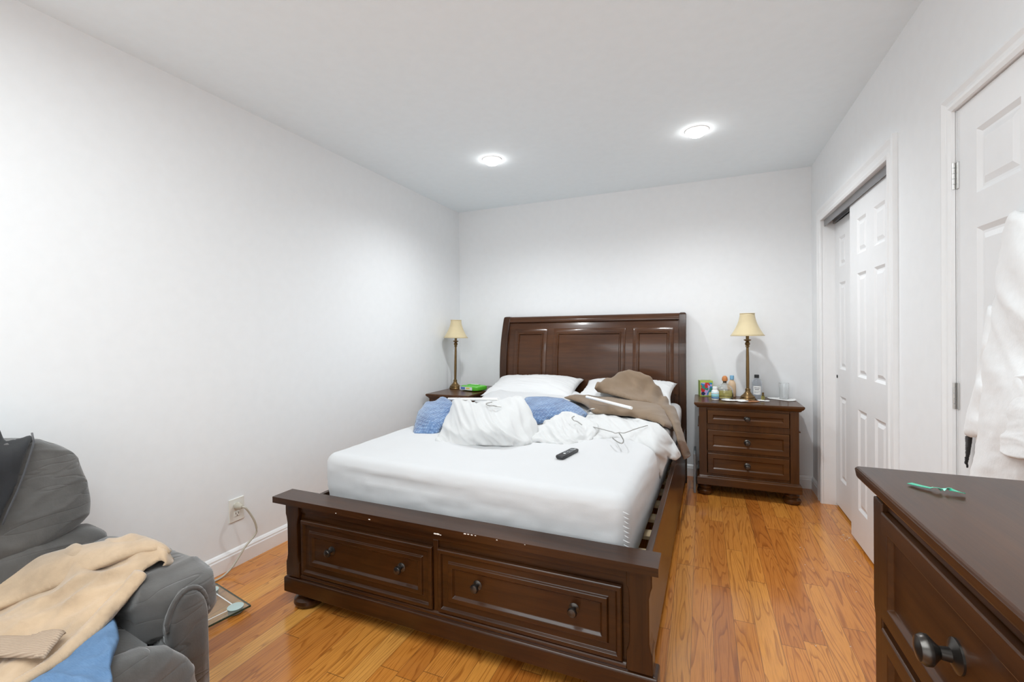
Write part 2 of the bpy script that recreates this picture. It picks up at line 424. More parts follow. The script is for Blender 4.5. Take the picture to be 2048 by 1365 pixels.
# cloth control points: (u, v, x, y, z) outline, inner points
TROUSER_UPPER = ([(1.19,0.777,-0.742,3.33,0.82),(1.194,0.757,-0.755,3.463,0.792),(1.212,0.749,-0.705,3.563,0.814),(1.238,0.741,-0.606,3.583,0.846),(1.256,0.735,-0.533,3.563,0.873),(1.28,0.74,-0.442,3.564,0.856),(1.303,0.75,-0.357,3.564,0.821),(1.32,0.768,-0.296,3.564,0.755),(1.335,0.787,-0.242,3.564,0.687),(1.348,0.807,-0.197,3.564,0.615),(1.359,0.838,-0.145,3.261,0.642),(1.367,0.862,-0.115,3.125,0.59),(1.376,0.89,-0.09,3.187,0.486),(1.384,0.911,-0.08,3.874,0.239),(1.371,0.92,-0.105,3.148,0.395),(1.362,0.892,-0.12,2.86,0.555),(1.355,0.87,-0.14,2.876,0.616),(1.346,0.85,-0.17,2.959,0.658),(1.335,0.832,-0.211,3.082,0.69),(1.318,0.812,-0.272,3.192,0.735),(1.295,0.802,-0.351,3.227,0.76),(1.262,0.798,-0.46,3.204,0.772),(1.24,0.793,-0.545,3.26,0.778),(1.215,0.787,-0.65,3.338,0.785),(1.196,0.784,-0.726,3.361,0.79)],
[(1.194,0.765,-0.742,3.4,0.857),(1.212,0.757,-0.692,3.5,0.879),(1.238,0.749,-0.595,3.52,0.911),(1.256,0.743,-0.523,3.5,0.938),(1.28,0.748,-0.434,3.5,0.921),(1.303,0.758,-0.351,3.5,0.886),(1.32,0.776,-0.29,3.5,0.82),(1.335,0.795,-0.238,3.5,0.752),(1.348,0.815,-0.193,3.5,0.68),(1.225,0.77,-0.628,3.42,0.84),(1.256,0.768,-0.512,3.42,0.851),(1.29,0.778,-0.387,3.4,0.821),(1.32,0.798,-0.283,3.4,0.753),(1.205,0.772,-0.695,3.38,0.834)])
TROUSER_LOWER = ([(1.128,0.793,-1.0,3.386,0.74),(1.15,0.787,-0.944,3.508,0.75),(1.177,0.787,-0.842,3.542,0.75),(1.196,0.791,-0.747,3.454,0.75),(1.24,0.791,-0.587,3.507,0.75),(1.27,0.791,-0.479,3.543,0.75),(1.303,0.797,-0.351,3.493,0.74),(1.327,0.812,-0.253,3.326,0.715),(1.338,0.836,-0.2,3.062,0.681),(1.35,0.85,-0.17,3.18,0.615),(1.358,0.856,-0.155,3.399,0.551),(1.353,0.863,-0.165,3.261,0.554),(1.345,0.861,-0.175,2.99,0.617),(1.332,0.852,-0.199,2.781,0.685),(1.315,0.843,-0.25,2.824,0.7),(1.29,0.837,-0.328,2.868,0.705),(1.26,0.833,-0.424,2.904,0.705),(1.225,0.829,-0.541,2.936,0.705),(1.2,0.826,-0.628,2.963,0.705),(1.184,0.824,-0.686,2.982,0.705),(1.172,0.812,-0.768,3.149,0.715),(1.16,0.803,-0.843,3.274,0.725),(1.143,0.797,-0.926,3.335,0.735)],
[(1.18,0.803,-0.744,3.172,0.745),(1.22,0.812,-0.567,2.994,0.75),(1.26,0.817,-0.429,2.939,0.75),(1.3,0.824,-0.305,2.938,0.735)])
SHIRT_RIGHT = ([(1.18,0.824,-0.718,3.059,0.69),(1.225,0.829,-0.555,3.017,0.69),(1.262,0.834,-0.427,2.969,0.69),(1.295,0.839,-0.319,2.919,0.69),(1.318,0.847,-0.243,2.841,0.685),(1.335,0.862,-0.19,2.771,0.658),(1.35,0.885,-0.15,2.79,0.589),(1.361,0.905,-0.12,2.788,0.534),(1.363,0.914,-0.12,2.916,0.474),(1.352,0.922,-0.14,2.688,0.509),(1.341,0.918,-0.165,2.618,0.536),(1.335,0.914,-0.18,2.608,0.548),(1.333,0.93,-0.185,2.6,0.506),(1.327,0.945,-0.195,2.521,0.486),(1.322,0.959,-0.205,2.483,0.459),(1.317,0.94,-0.208,2.377,0.54),(1.311,0.922,-0.218,2.332,0.597),(1.3,0.905,-0.243,2.321,0.64),(1.285,0.893,-0.285,2.368,0.655),(1.262,0.881,-0.351,2.431,0.666),(1.235,0.876,-0.426,2.454,0.668),(1.21,0.878,-0.485,2.408,0.668),(1.175,0.88,-0.568,2.354,0.668),(1.16,0.862,-0.646,2.5,0.68),(1.168,0.84,-0.689,2.77,0.69)],
[(1.23,0.855,-0.468,2.614,0.69),(1.28,0.865,-0.317,2.532,0.69),(1.31,0.885,-0.223,2.372,0.68),(1.34,0.89,-0.175,2.744,0.583),(1.325,0.905,-0.19,2.404,0.624)])
SHIRT_MIDDLE = ([(1.062,0.886,-0.828,2.188,0.668),(1.066,0.872,-0.84,2.251,0.69),(1.078,0.844,-0.877,2.45,0.635),(1.092,0.831,-0.881,2.59,0.645),(1.108,0.823,-0.857,2.674,0.655),(1.128,0.815,-0.827,2.796,0.66),(1.148,0.815,-0.774,2.844,0.655),(1.165,0.82,-0.708,2.806,0.65),(1.178,0.829,-0.654,2.755,0.635),(1.192,0.839,-0.592,2.674,0.625),(1.196,0.866,-0.539,2.485,0.68),(1.185,0.88,-0.543,2.363,0.668),(1.16,0.886,-0.589,2.277,0.668),(1.11,0.889,-0.701,2.202,0.668)],
[(1.078,0.858,-0.853,2.383,0.7),(1.092,0.845,-0.858,2.522,0.71),(1.108,0.837,-0.835,2.606,0.72),(1.128,0.829,-0.807,2.727,0.725),(1.148,0.829,-0.755,2.774,0.72),(1.165,0.834,-0.69,2.736,0.715),(1.178,0.843,-0.637,2.685,0.7),(1.192,0.853,-0.576,2.604,0.69),(1.11,0.86,-0.739,2.324,0.715),(1.15,0.858,-0.644,2.385,0.715),(1.17,0.864,-0.597,2.419,0.695),(1.09,0.872,-0.78,2.274,0.69)])
SHIRT_HEAP = ([(0.868,0.884,-1.328,2.039,0.665),(0.9,0.889,-1.219,2.022,0.665),(0.95,0.893,-1.077,2.032,0.665),(1.0,0.894,-0.952,2.067,0.665),(1.04,0.894,-0.856,2.103,0.665),(1.066,0.888,-0.811,2.172,0.668),(1.076,0.872,-0.83,2.301,0.68),(1.077,0.86,-0.847,2.357,0.7),(1.07,0.831,-0.907,2.467,0.665),(1.06,0.814,-0.961,2.528,0.7),(1.05,0.798,-1.039,2.644,0.725),(1.04,0.789,-1.112,2.741,0.735),(1.01,0.787,-1.197,2.688,0.745),(0.975,0.79,-1.28,2.595,0.745),(0.945,0.793,-1.374,2.565,0.735),(0.92,0.789,-1.541,2.696,0.72),(0.907,0.79,-1.59,2.69,0.715),(0.897,0.806,-1.534,2.531,0.69),(0.887,0.845,-1.438,2.313,0.71),(0.878,0.865,-1.39,2.187,0.68)],
[(1.07,0.845,-0.885,2.407,0.73),(1.06,0.828,-0.939,2.468,0.765),(1.05,0.812,-1.015,2.585,0.79),(1.04,0.803,-1.088,2.682,0.8),(1.01,0.801,-1.171,2.63,0.81),(0.975,0.804,-1.252,2.537,0.81),(0.945,0.807,-1.344,2.509,0.8),(0.92,0.803,-1.51,2.641,0.785),(0.907,0.804,-1.557,2.635,0.78),(0.897,0.82,-1.501,2.476,0.755),(0.96,0.838,-1.09,2.117,0.79),(1.01,0.838,-0.975,2.185,0.785),(0.92,0.845,-1.232,2.152,0.755),(1.045,0.85,-0.901,2.252,0.745),(0.96,0.868,-1.04,2.019,0.735),(1.015,0.87,-0.909,2.066,0.73),(1.0,0.82,-1.067,2.324,0.805)])
BLANKET = ([(0.823,0.868,-1.549,2.144,0.668),(0.826,0.845,-1.644,2.292,0.7),(0.835,0.808,-1.758,2.503,0.675),(0.85,0.792,-1.791,2.642,0.705),(0.868,0.79,-1.72,2.645,0.715),(0.88,0.782,-1.706,2.702,0.735),(0.893,0.783,-1.65,2.697,0.735),(0.904,0.79,-1.566,2.631,0.725),(0.93,0.815,-1.432,2.569,0.76),(0.96,0.818,-1.339,2.603,0.75),(1.02,0.815,-1.176,2.721,0.75),(1.043,0.801,-1.192,2.967,0.76),(1.052,0.791,-1.227,3.146,0.77),(1.075,0.79,-1.154,3.199,0.77),(1.1,0.791,-1.056,3.203,0.77),(1.125,0.794,-0.964,3.225,0.76),(1.15,0.804,-0.848,3.146,0.74),(1.165,0.813,-0.779,3.09,0.72),(1.18,0.827,-0.705,3.003,0.69),(1.166,0.831,-0.732,2.916,0.69),(1.179,0.838,-0.676,2.864,0.68),(1.172,0.842,-0.682,2.792,0.68),(1.15,0.836,-0.746,2.764,0.7),(1.135,0.826,-0.823,2.865,0.71),(1.12,0.827,-0.857,2.805,0.715),(1.1,0.834,-0.897,2.718,0.705),(1.085,0.842,-0.917,2.628,0.695),(1.07,0.842,-0.952,2.589,0.7),(1.055,0.832,-1.026,2.652,0.715),(1.02,0.838,-1.082,2.501,0.72),(0.96,0.84,-1.265,2.457,0.71),(0.915,0.842,-1.381,2.382,0.71),(0.89,0.85,-1.417,2.295,0.7),(0.878,0.866,-1.403,2.206,0.672),(0.85,0.869,-1.468,2.161,0.668)],
[(0.835,0.822,-1.721,2.451,0.74),(0.85,0.806,-1.755,2.589,0.77),(0.868,0.804,-1.685,2.592,0.78),(0.88,0.796,-1.672,2.648,0.8),(0.893,0.797,-1.616,2.642,0.8),(0.904,0.804,-1.534,2.576,0.79),(0.86,0.835,-1.501,2.264,0.745),(0.88,0.815,-1.557,2.464,0.77),(1.075,0.812,-1.014,2.808,0.755),(1.11,0.808,-0.938,2.955,0.75)])
TOP_SHEET = ([(0.948,0.804,-1.697,3.194,0.69),(0.958,0.784,-1.739,3.363,0.635),(0.975,0.775,-1.725,3.498,0.655),(0.988,0.767,-1.717,3.615,0.675),(1.005,0.778,-1.621,3.589,0.75),(1.04,0.783,-1.412,3.483,0.75),(1.09,0.783,-1.213,3.548,0.75),(1.15,0.782,-0.984,3.656,0.75),(1.165,0.79,-0.884,3.512,0.74),(1.145,0.8,-0.925,3.359,0.72),(1.09,0.808,-1.063,3.108,0.72),(1.04,0.815,-1.18,2.907,0.72),(1.0,0.812,-1.365,2.974,0.71),(0.965,0.809,-1.575,3.104,0.69)],
[(0.958,0.798,-1.702,3.292,0.7),(0.975,0.789,-1.689,3.427,0.72),(0.988,0.781,-1.683,3.543,0.74),(1.02,0.797,-1.362,3.153,0.74),(1.09,0.796,-1.116,3.263,0.74)])
SWEATER = ([(-0.09,1.185,-2.145,0.593,0.46),(0.0,1.139,-2.099,0.675,0.5),(0.08,1.096,-2.054,0.754,0.47),(0.15,1.077,-1.961,0.806,0.495),(0.215,1.065,-1.871,0.855,0.51),(0.26,1.06,-1.794,0.882,0.52),(0.298,1.061,-1.73,0.905,0.52),(0.325,1.075,-1.656,0.905,0.51),(0.342,1.092,-1.601,0.9,0.495),(0.356,1.116,-1.569,0.902,0.53),(0.36,1.128,-1.564,0.905,0.51),(0.356,1.139,-1.575,0.905,0.49),(0.342,1.131,-1.507,0.846,0.545),(0.33,1.121,-1.514,0.833,0.565),(0.312,1.121,-1.54,0.823,0.565),(0.296,1.131,-1.54,0.802,0.56),(0.284,1.143,-1.529,0.78,0.555),(0.293,1.15,-1.515,0.785,0.545),(0.29,1.158,-1.505,0.775,0.54),(0.27,1.182,-1.502,0.748,0.52),(0.25,1.206,-1.501,0.723,0.5),(0.225,1.236,-1.491,0.689,0.48),(0.18,1.281,-1.463,0.628,0.465),(0.125,1.325,-1.436,0.563,0.46),(0.08,1.351,-1.43,0.521,0.46),(0.03,1.38,-1.433,0.48,0.455),(-0.09,1.4,-1.518,0.416,0.455)],
[(0.08,1.11,-2.009,0.737,0.535),(0.15,1.091,-1.916,0.788,0.56),(0.215,1.079,-1.827,0.835,0.575),(0.26,1.074,-1.751,0.861,0.585),(0.298,1.075,-1.687,0.883,0.585),(0.325,1.089,-1.614,0.882,0.575),(0.342,1.106,-1.559,0.876,0.56),(0.0,1.2,-1.917,0.615,0.475),(0.1,1.15,-1.837,0.695,0.525),(0.1,1.2,-1.743,0.659,0.49),(0.2,1.12,-1.719,0.766,0.56),(0.2,1.16,-1.635,0.727,0.535),(0.25,1.12,-1.621,0.783,0.57),(0.3,1.105,-1.579,0.828,0.58),(0.25,1.17,-1.534,0.74,0.535),(0.15,1.25,-1.549,0.634,0.48),(0.06,1.28,-1.612,0.569,0.465),(0.2,1.22,-1.527,0.678,0.5),(-0.06,1.28,-1.77,0.513,0.46)])
SWEATER_HEM = ([(-0.09,1.282,-1.772,0.488,0.473),(0.0,1.281,-1.661,0.532,0.475),(0.06,1.28,-1.591,0.562,0.475),(0.096,1.268,-1.565,0.586,0.482),(0.118,1.265,-1.533,0.596,0.488),(0.134,1.27,-1.497,0.597,0.49),(0.112,1.299,-1.472,0.566,0.48),(0.092,1.325,-1.449,0.538,0.473),(0.045,1.325,-1.508,0.519,0.47),(0.0,1.324,-1.565,0.5,0.468),(-0.09,1.325,-1.672,0.46,0.465)],
[(0.06,1.3,-1.542,0.544,0.474)])
SWEATER_EDGE = ([(0.272,1.14,-1.555,0.778,0.555),(0.283,1.142,-1.533,0.781,0.555),(0.294,1.15,-1.514,0.785,0.545),(0.291,1.159,-1.501,0.774,0.54),(0.27,1.183,-1.499,0.747,0.52),(0.25,1.207,-1.498,0.722,0.5),(0.225,1.237,-1.488,0.688,0.48),(0.18,1.282,-1.46,0.627,0.465),(0.125,1.326,-1.433,0.562,0.46),(0.08,1.352,-1.428,0.52,0.46),(0.03,1.381,-1.431,0.48,0.455),(0.02,1.368,-1.463,0.483,0.458),(0.07,1.337,-1.466,0.525,0.463),(0.112,1.305,-1.483,0.57,0.467),(0.15,1.268,-1.512,0.619,0.475),(0.195,1.222,-1.538,0.678,0.495),(0.23,1.185,-1.558,0.727,0.515),(0.258,1.155,-1.559,0.762,0.54)],
[(0.215,1.225,-1.504,0.684,0.495),(0.15,1.29,-1.472,0.601,0.468)])
SWEATER_SLEEVE = ([(-0.09,1.195,-2.103,0.581,0.46),(0.0,1.148,-2.059,0.662,0.5),(0.08,1.118,-1.973,0.724,0.535),(0.15,1.099,-1.88,0.773,0.56),(0.215,1.087,-1.792,0.819,0.575),(0.26,1.081,-1.721,0.846,0.585),(0.298,1.082,-1.659,0.867,0.585),(0.323,1.093,-1.601,0.872,0.575),(0.341,1.108,-1.554,0.871,0.56),(0.335,1.112,-1.542,0.856,0.563),(0.315,1.107,-1.569,0.843,0.572),(0.285,1.109,-1.599,0.818,0.575),(0.25,1.121,-1.623,0.784,0.568),(0.2,1.142,-1.674,0.745,0.545),(0.15,1.166,-1.738,0.713,0.512),(0.1,1.186,-1.786,0.675,0.492),(0.05,1.204,-1.821,0.634,0.48),(0.0,1.222,-1.847,0.592,0.472),(-0.09,1.25,-1.902,0.524,0.46)],
[(0.1,1.15,-1.845,0.698,0.522),(0.2,1.115,-1.733,0.772,0.562),(0.0,1.185,-1.948,0.626,0.485)])
JEANS = ([(0.228,1.233,-1.544,0.717,0.455),(0.234,1.25,-1.472,0.69,0.465),(0.237,1.27,-1.401,0.66,0.475),(0.229,1.3,-1.331,0.618,0.482),(0.22,1.325,-1.285,0.588,0.485),(0.224,1.345,-1.243,0.572,0.485),(0.226,1.366,-1.203,0.555,0.485),(0.23,1.4,-1.151,0.534,0.48),(0.0,1.44,-1.325,0.422,0.47),(-0.04,1.39,-1.533,0.457,0.43),(0.06,1.33,-1.555,0.548,0.43),(0.14,1.28,-1.581,0.636,0.43),(0.2,1.235,-1.605,0.713,0.44)],
[(0.18,1.31,-1.378,0.591,0.475),(0.15,1.35,-1.329,0.542,0.475)])
JACKET = ([(-0.19,0.868,-2.159,0.508,0.971),(-0.11,0.856,-2.16,0.584,0.973),(-0.04,0.848,-2.159,0.657,0.972),(0.0,0.846,-2.153,0.7,0.967),(0.008,0.862,-2.148,0.707,0.939),(0.014,0.877,-2.14,0.711,0.914),(0.03,0.875,-2.14,0.729,0.913),(0.046,0.872,-2.14,0.749,0.914),(0.06,0.868,-2.136,0.765,0.918),(0.072,0.876,-2.15,0.785,0.898),(0.082,0.885,-2.17,0.805,0.876),(0.064,0.885,-2.069,0.745,0.899),(0.057,0.91,-2.03,0.722,0.867),(0.045,0.947,-2.001,0.697,0.817),(0.03,0.985,-1.981,0.673,0.766),(0.013,1.02,-1.966,0.649,0.723),(0.0,1.052,-1.952,0.63,0.683),(-0.06,1.085,-1.945,0.567,0.662),(-0.19,1.12,-1.946,0.454,0.665)],
[(0.025,0.9,-2.043,0.69,0.89),(0.02,0.95,-1.997,0.668,0.821),(0.004,0.9,-2.044,0.667,0.895),(0.0,0.98,-1.982,0.641,0.785),(-0.06,0.9,-2.07,0.608,0.908),(-0.06,1.0,-1.978,0.579,0.776),(-0.13,0.95,-2.016,0.525,0.862)])
ROBE = ([(1.996,0.47,0.775,1.708,1.51),(2.004,0.442,0.765,1.668,1.541),(2.012,0.428,0.75,1.618,1.55),(2.022,0.422,0.74,1.576,1.549),(2.034,0.425,0.74,1.552,1.54),(2.06,0.426,0.74,1.503,1.527),(2.14,0.43,0.74,1.374,1.491),(2.14,1.01,0.7,1.301,0.878),(2.04,1.005,0.7,1.459,0.827),(1.96,1.0,0.72,1.673,0.761),(1.928,0.99,0.76,1.855,0.718),(1.934,0.94,0.765,1.849,0.8),(1.942,0.905,0.765,1.826,0.861),(1.945,0.86,0.765,1.817,0.933),(1.95,0.78,0.765,1.803,1.058),(1.956,0.7,0.765,1.786,1.18),(1.966,0.64,0.765,1.76,1.27),(1.98,0.59,0.77,1.736,1.342),(1.99,0.53,0.775,1.723,1.427)],
[(2.02,0.52,0.715,1.527,1.417),(2.01,0.65,0.7,1.515,1.254),(1.99,0.75,0.7,1.557,1.124),(1.975,0.85,0.7,1.591,0.988),(2.05,0.7,0.68,1.399,1.196),(2.05,0.85,0.67,1.379,1.027),(1.965,0.93,0.71,1.637,0.869),(2.0,0.94,0.69,1.515,0.888)])
ROBE_SLEEVE = ([(1.97,0.61,0.762,1.743,1.314),(1.961,0.66,0.758,1.756,1.241),(1.952,0.715,0.757,1.778,1.158),(1.944,0.765,0.756,1.798,1.081),(1.935,0.8,0.755,1.821,1.024),(1.927,0.825,0.755,1.844,0.981),(1.922,0.852,0.755,1.859,0.936),(1.921,0.868,0.752,1.855,0.911),(1.932,0.874,0.738,1.789,0.915),(1.944,0.874,0.736,1.751,0.923),(1.958,0.872,0.738,1.719,0.933),(1.962,0.83,0.738,1.709,0.996),(1.968,0.76,0.738,1.693,1.099),(1.98,0.69,0.738,1.664,1.199),(1.992,0.63,0.742,1.645,1.282)],
[(1.94,0.84,0.738,1.766,0.971),(1.952,0.77,0.74,1.739,1.079),(1.965,0.69,0.742,1.71,1.198)])
ROBE_POCKET = ([(2.006,0.755,0.677,1.474,1.125),(2.002,0.8,0.677,1.482,1.069),(2.001,0.86,0.677,1.484,0.995),(1.996,0.905,0.672,1.483,0.939),(2.012,0.914,0.66,1.426,0.941),(2.035,0.919,0.65,1.363,0.951),(2.08,0.923,0.64,1.271,0.971),(2.12,0.92,0.64,1.215,0.989),(2.12,0.75,0.655,1.243,1.152),(2.05,0.748,0.66,1.358,1.144)],
[(2.03,0.84,0.655,1.382,1.037),(2.06,0.86,0.645,1.311,1.028)])
STRAP = ([(1.929,0.872,0.765,1.863,0.904),(1.939,0.873,0.76,1.822,0.911),(1.937,0.89,0.762,1.833,0.882),(1.934,0.908,0.765,1.849,0.85),(1.931,0.925,0.768,1.865,0.82),(1.929,0.936,0.77,1.876,0.799),(1.927,0.925,0.77,1.881,0.815),(1.929,0.905,0.768,1.87,0.85),(1.928,0.888,0.767,1.871,0.877)],
[])
PAPER_SCRAP = ([(0.038,1.13,-2.117,0.725,0.487),(0.053,1.11,-2.137,0.751,0.505),(0.072,1.114,-2.059,0.746,0.515),(0.085,1.12,-1.984,0.734,0.525),(0.06,1.128,-2.028,0.72,0.51)],
[])

# ------------------------------------------------------------------ room shell
T = .12
struct('floor', MB().box(XL - .1, XR + .9, YF - .1, YB + .1, -.08, 0), 'floor')
struct('ceiling', MB().box(XL - .1, XR + .9, YF - .1, YB + .1, ZC, ZC + .08), 'ceiling')
struct('wall_left', MB().box(XL - .1, XL, YF, YB, 0, ZC), 'wall')
struct('wall_back', MB().box(XL - .1, XR + .9, YB, YB + .1, 0, ZC), 'wall')
struct('wall_front', MB().box(XL - .1, XR + .9, YF - .1, YF, 0, ZC), 'wall')
CY0, CY1, CZ = 2.522, 3.805, 2.035           # closet opening
DY0, DY1, DZ = 1.205, 1.985, 1.987             # hinged door opening
w = MB()
for a, b, c, d in ((YF, DY0, 0, ZC), (DY0, DY1, DZ, ZC), (DY1, CY0, 0, ZC), (CY0, CY1, CZ, ZC), (CY1, YB, 0, ZC)):
    w.box(XR, XR + T, a, b, c, d)
w.box(XR + .75, XR + .8, CY0 - .3, YB, 0, ZC)             # inside of the closet
w.box(XR + T, XR + .8, CY0 - .35, CY0 - .3, 0, ZC)
w.box(XR + T, XR + T + .02, DY0 - .05, DY1 + .05, 0, ZC)
struct('wall_right', w, 'wall')
def base_prof(axis, a0, a1, face, sgn):
    prof = [(0, .014), (.068, .014), (.074, .011), (.082, .011), (.092, .005), (.098, .0)]
    poly = [(0, 0)] + [(t, z) for z, t in prof] + [(0, .098)]
    m = MB()
    if axis == 1: m.prism(poly, lambda t, z, d: (face + sgn * t, d, z), a0, a1)
    else: m.prism(poly, lambda t, z, d: (d, face + sgn * t, z), a0, a1)
    return m
struct('baseboard_left', base_prof(1, YF, YB, XL, 1), 'trim')
struct('baseboard_back', base_prof(0, XL, XR, YB, -1), 'trim')
struct('baseboard_right', base_prof(1, CY1 + .09, YB, XR, -1), 'trim')
struct('baseboard_right.001', base_prof(1, DY1 + .09, CY0 - .07, XR, -1), 'trim')
struct('baseboard_right.002', base_prof(1, YF, DY0 - .09, XR, -1), 'trim')
def casing(y0, y1, zt, wd, wn):
    """moulded casing round an opening on the right wall"""
    st = [(0, .012), (.012, .017), (.02, .017), (.026, .012), (min(.05, wn * .6), .014), (wn * .82, .02), (wn, .018), (wn, 0)]
    m = MB()
    def ring(k, t): return [(XR - t, y0 - k, 0), (XR - t, y0 - k, zt + k), (XR - t, y1 + k, zt + k), (XR - t, y1 + k, 0)]
    rr = [ring(0, 0)] + [ring(k, t) for k, t in st]
    m.loft(rr, cap=False, closed=False); return m
m = casing(CY0 + .02, CY1 - .02, CZ - .02, 0, .085)
m.box(XR - .001, XR + T, CY1 - .02, CY1 + .001, 0, CZ); m.box(XR - .001, XR + T, CY0 - .001, CY0 + .02, 0, CZ); m.box(XR - .001, XR + T, CY0, CY1, CZ - .02, CZ + .001)
struct('trim_1', m, 'trim')
tk = MB().box(XR + .012, XR + .017, CY0 + .02, CY1 - .02, CZ - .062, CZ - .02)
tk.box(XR + .017, XR + T, CY0 + .02, CY1 - .02, CZ - .026, CZ - .02)
tk.box(XR + .064, XR + .068, CY0 + .02, CY1 - .02, CZ - .05, CZ - .02)
struct('trim_2', tk, 'track')
m = casing(DY0 + .012, DY1 - .012, DZ - .012, 0, .058)
m.box(XR - .001, XR + T, DY1 - .012, DY1 + .001, 0, DZ); m.box(XR - .001, XR + T, DY0 - .001, DY0 + .012, 0, DZ); m.box(XR - .001, XR + T, DY0, DY1, DZ - .012, DZ + .001)
struct('trim_3', m, 'trim')
def panel_door(name, x, y0, y1, z0, z1, th, cols, rows):
    """six-panel door lying in the right wall; x = face towards the room"""
    m = MB(); F = lambda a, b, c: (x - c, a, b)
    ys = sorted(set([y0, y1] + [v for c in cols for v in c])); zs = sorted(set([z0, z1] + [v for r in rows for v in r]))
    m.box(x + .012, x + th, y0, y1, z0, z1)
    for i in range(len(ys) - 1):
        for j in range(len(zs) - 1):
            a0, a1, b0, b1 = ys[i], ys[i + 1], zs[j], zs[j + 1]
            if (a0, a1) in cols and (b0, b1) in rows:
                m.nested(F, a0, a1, b0, b1, [(0, 0), (.014, -.009), (.022, -.009), (.04, -.002), (.042, -.002)], back=-.012)
            else: m.box(x, x + .012, a0, a1, b0, b1)
    o = struct(name, m, 'door'); return o
rows = [(.212, .787), (.972, 1.56), (1.668, 1.868)]
d2 = panel_door('door_1', XR + .026, CY0 + .022, 3.244, .018, 1.981, .034, [(2.69, 2.842), (2.962, 3.113)], rows)
d1 = panel_door('door_2', XR + .076, 3.145, CY1 - .021, .018, 1.981, .034, [(3.26, 3.41), (3.545, 3.685)], rows)
for d, y, x in ((d2, 2.62, XR + .026), (d1, 3.74, XR + .076)):
    link('finger_pull', MB().lathe([(.009, 0), (.012, .002), (.012, .003), (.007, .0035), (.006, .001)], 16, (x, y, .915), 0), 'dark', d, world=True, smooth='auto')
d3 = panel_door('door_3', XR + .003, DY0 + .014, DY1 - .014, .012, DZ - .014, .036, [(1.322, 1.535), (1.645, 1.857)], rows)
for z in (1.757, 1.017, .25):
    h = link('hinge', MB().box(XR - .001, XR + .004, DY1 - .027, DY1 - .0145, z - .045, z + .045), 'steel', d3, bevel=.001)
    k = MB()
    for q in range(5): k.lathe([(.0065, z - .045 + q * .018 + .001), (.0065, z - .045 + q * .018 + .017)], 12, (XR - .005, DY1 - .008, 0))
    k.lathe([(.004, z - .05), (.004, z + .05)], 10, (XR - .005, DY1 - .008, 0))
    link('hinge_pin', k, 'steel', h, smooth='auto')
hk = MB().lathe([(.016, 0), (.016, .004), (.006, .006), (.006, .04), (.010, .046), (.0, .05)], 14, (XR + .004, 1.50, 1.49), 0)
link('robe_hook', hk, 'steel', d3, smooth='auto')

# ceiling lights
def ceiling_light(x, y, label):
    t = thing('ceiling_light', label, 'ceiling light', (x, y, ZC), 0, 'round flush ceiling lights')
    link('trim_ring', MB().lathe([(.056, 0), (.073, 0), (.072, -.003), (.066, -.006), (.058, -.007), (.055, -.005)], 40), 'trim', t, smooth='auto')
    link('diffuser', MB().lathe([(.0575, -.004), (.0565, -.012), (.050, -.025), (.036, -.034), (.018, -.038), (.002, -.039)], 40), 'dome', t, smooth=True)
ceiling_light(-1.395, 2.95, 'lit white round ceiling light nearer the left wall')
ceiling_light(-.02, 3.06, 'lit white round ceiling light nearer the right wall and closet')

# wall outlet and its cord
oy, oz = 1.637, .303
t = thing('wall_outlet', 'ivory double wall outlet low on the left wall with a plug in it', 'outlet', (XL, oy, oz - .062))
link('cover_plate', MB().box(XL, XL + .006, oy - .042, oy + .042, oz - .062, oz + .062), 'plate', t, bevel=.002, world=True)
for dz in (.022, -.022):
    r = link('receptacle', MB().box(XL, XL + .009, oy - .016, oy + .016, oz + dz - .014, oz + dz + .014), 'plate', t, bevel=.003, world=True)
    k = MB()
    for s in (-1, 1): k.box(XL + .008, XL + .0095, oy + s * .007 - .0014, oy + s * .007 + .0014, oz + dz - .002, oz + dz + .008)
    k.box(XL + .008, XL + .0095, oy - .0025, oy + .0025, oz + dz - .010, oz + dz - .005)
    link('socket_slots', k, 'slot', r, world=True)
cd = thing('power_cord', 'beige power cord plugged into the outlet and hanging to the floor', 'cord', (-2.28, 1.55, 0))
link('plug', MB().lathe([(.004, -.046), (.009, -.044), (.015, -.030), (.018, -.012), (.018, 0)], 16, (XL + .0096, 1.634, .325), 0), 'cord', cd, smooth='auto', world=True)
cp = [(-2.282, 1.634, .325), (-2.272, 1.645, .316), (-2.268, 1.668, .278), (-2.262, 1.690, .226), (-2.262, 1.7, .177), (-2.264, 1.688, .150), (-2.270, 1.639, .11), (-2.273, 1.598, .064), (-2.272, 1.559, .030), (-2.277, 1.520, .009), (-2.279, 1.476, .006), (-2.294, 1.420, .006), (-2.30, 1.2, .006), (-2.27, .9, .006)]
def smooth_pts(p, k=5):
    p = [Vector(q) for q in p]; o = []
    for i in range(len(p) - 1):
        a, b, c, d = p[max(i - 1, 0)], p[i], p[i + 1], p[min(i + 2, len(p) - 1)]
        for t in [j / k for j in range(k)]:
            o.append(.5 * (2 * b + (c - a) * t + (2 * a - 5 * b + 4 * c - d) * t * t + (3 * b - a - 3 * c + d) * t ** 3))
    return o + [p[-1]]
link('cable', MB().tube(smooth_pts(cp), .0052, 10), 'cord', cd, smooth=True, world=True)

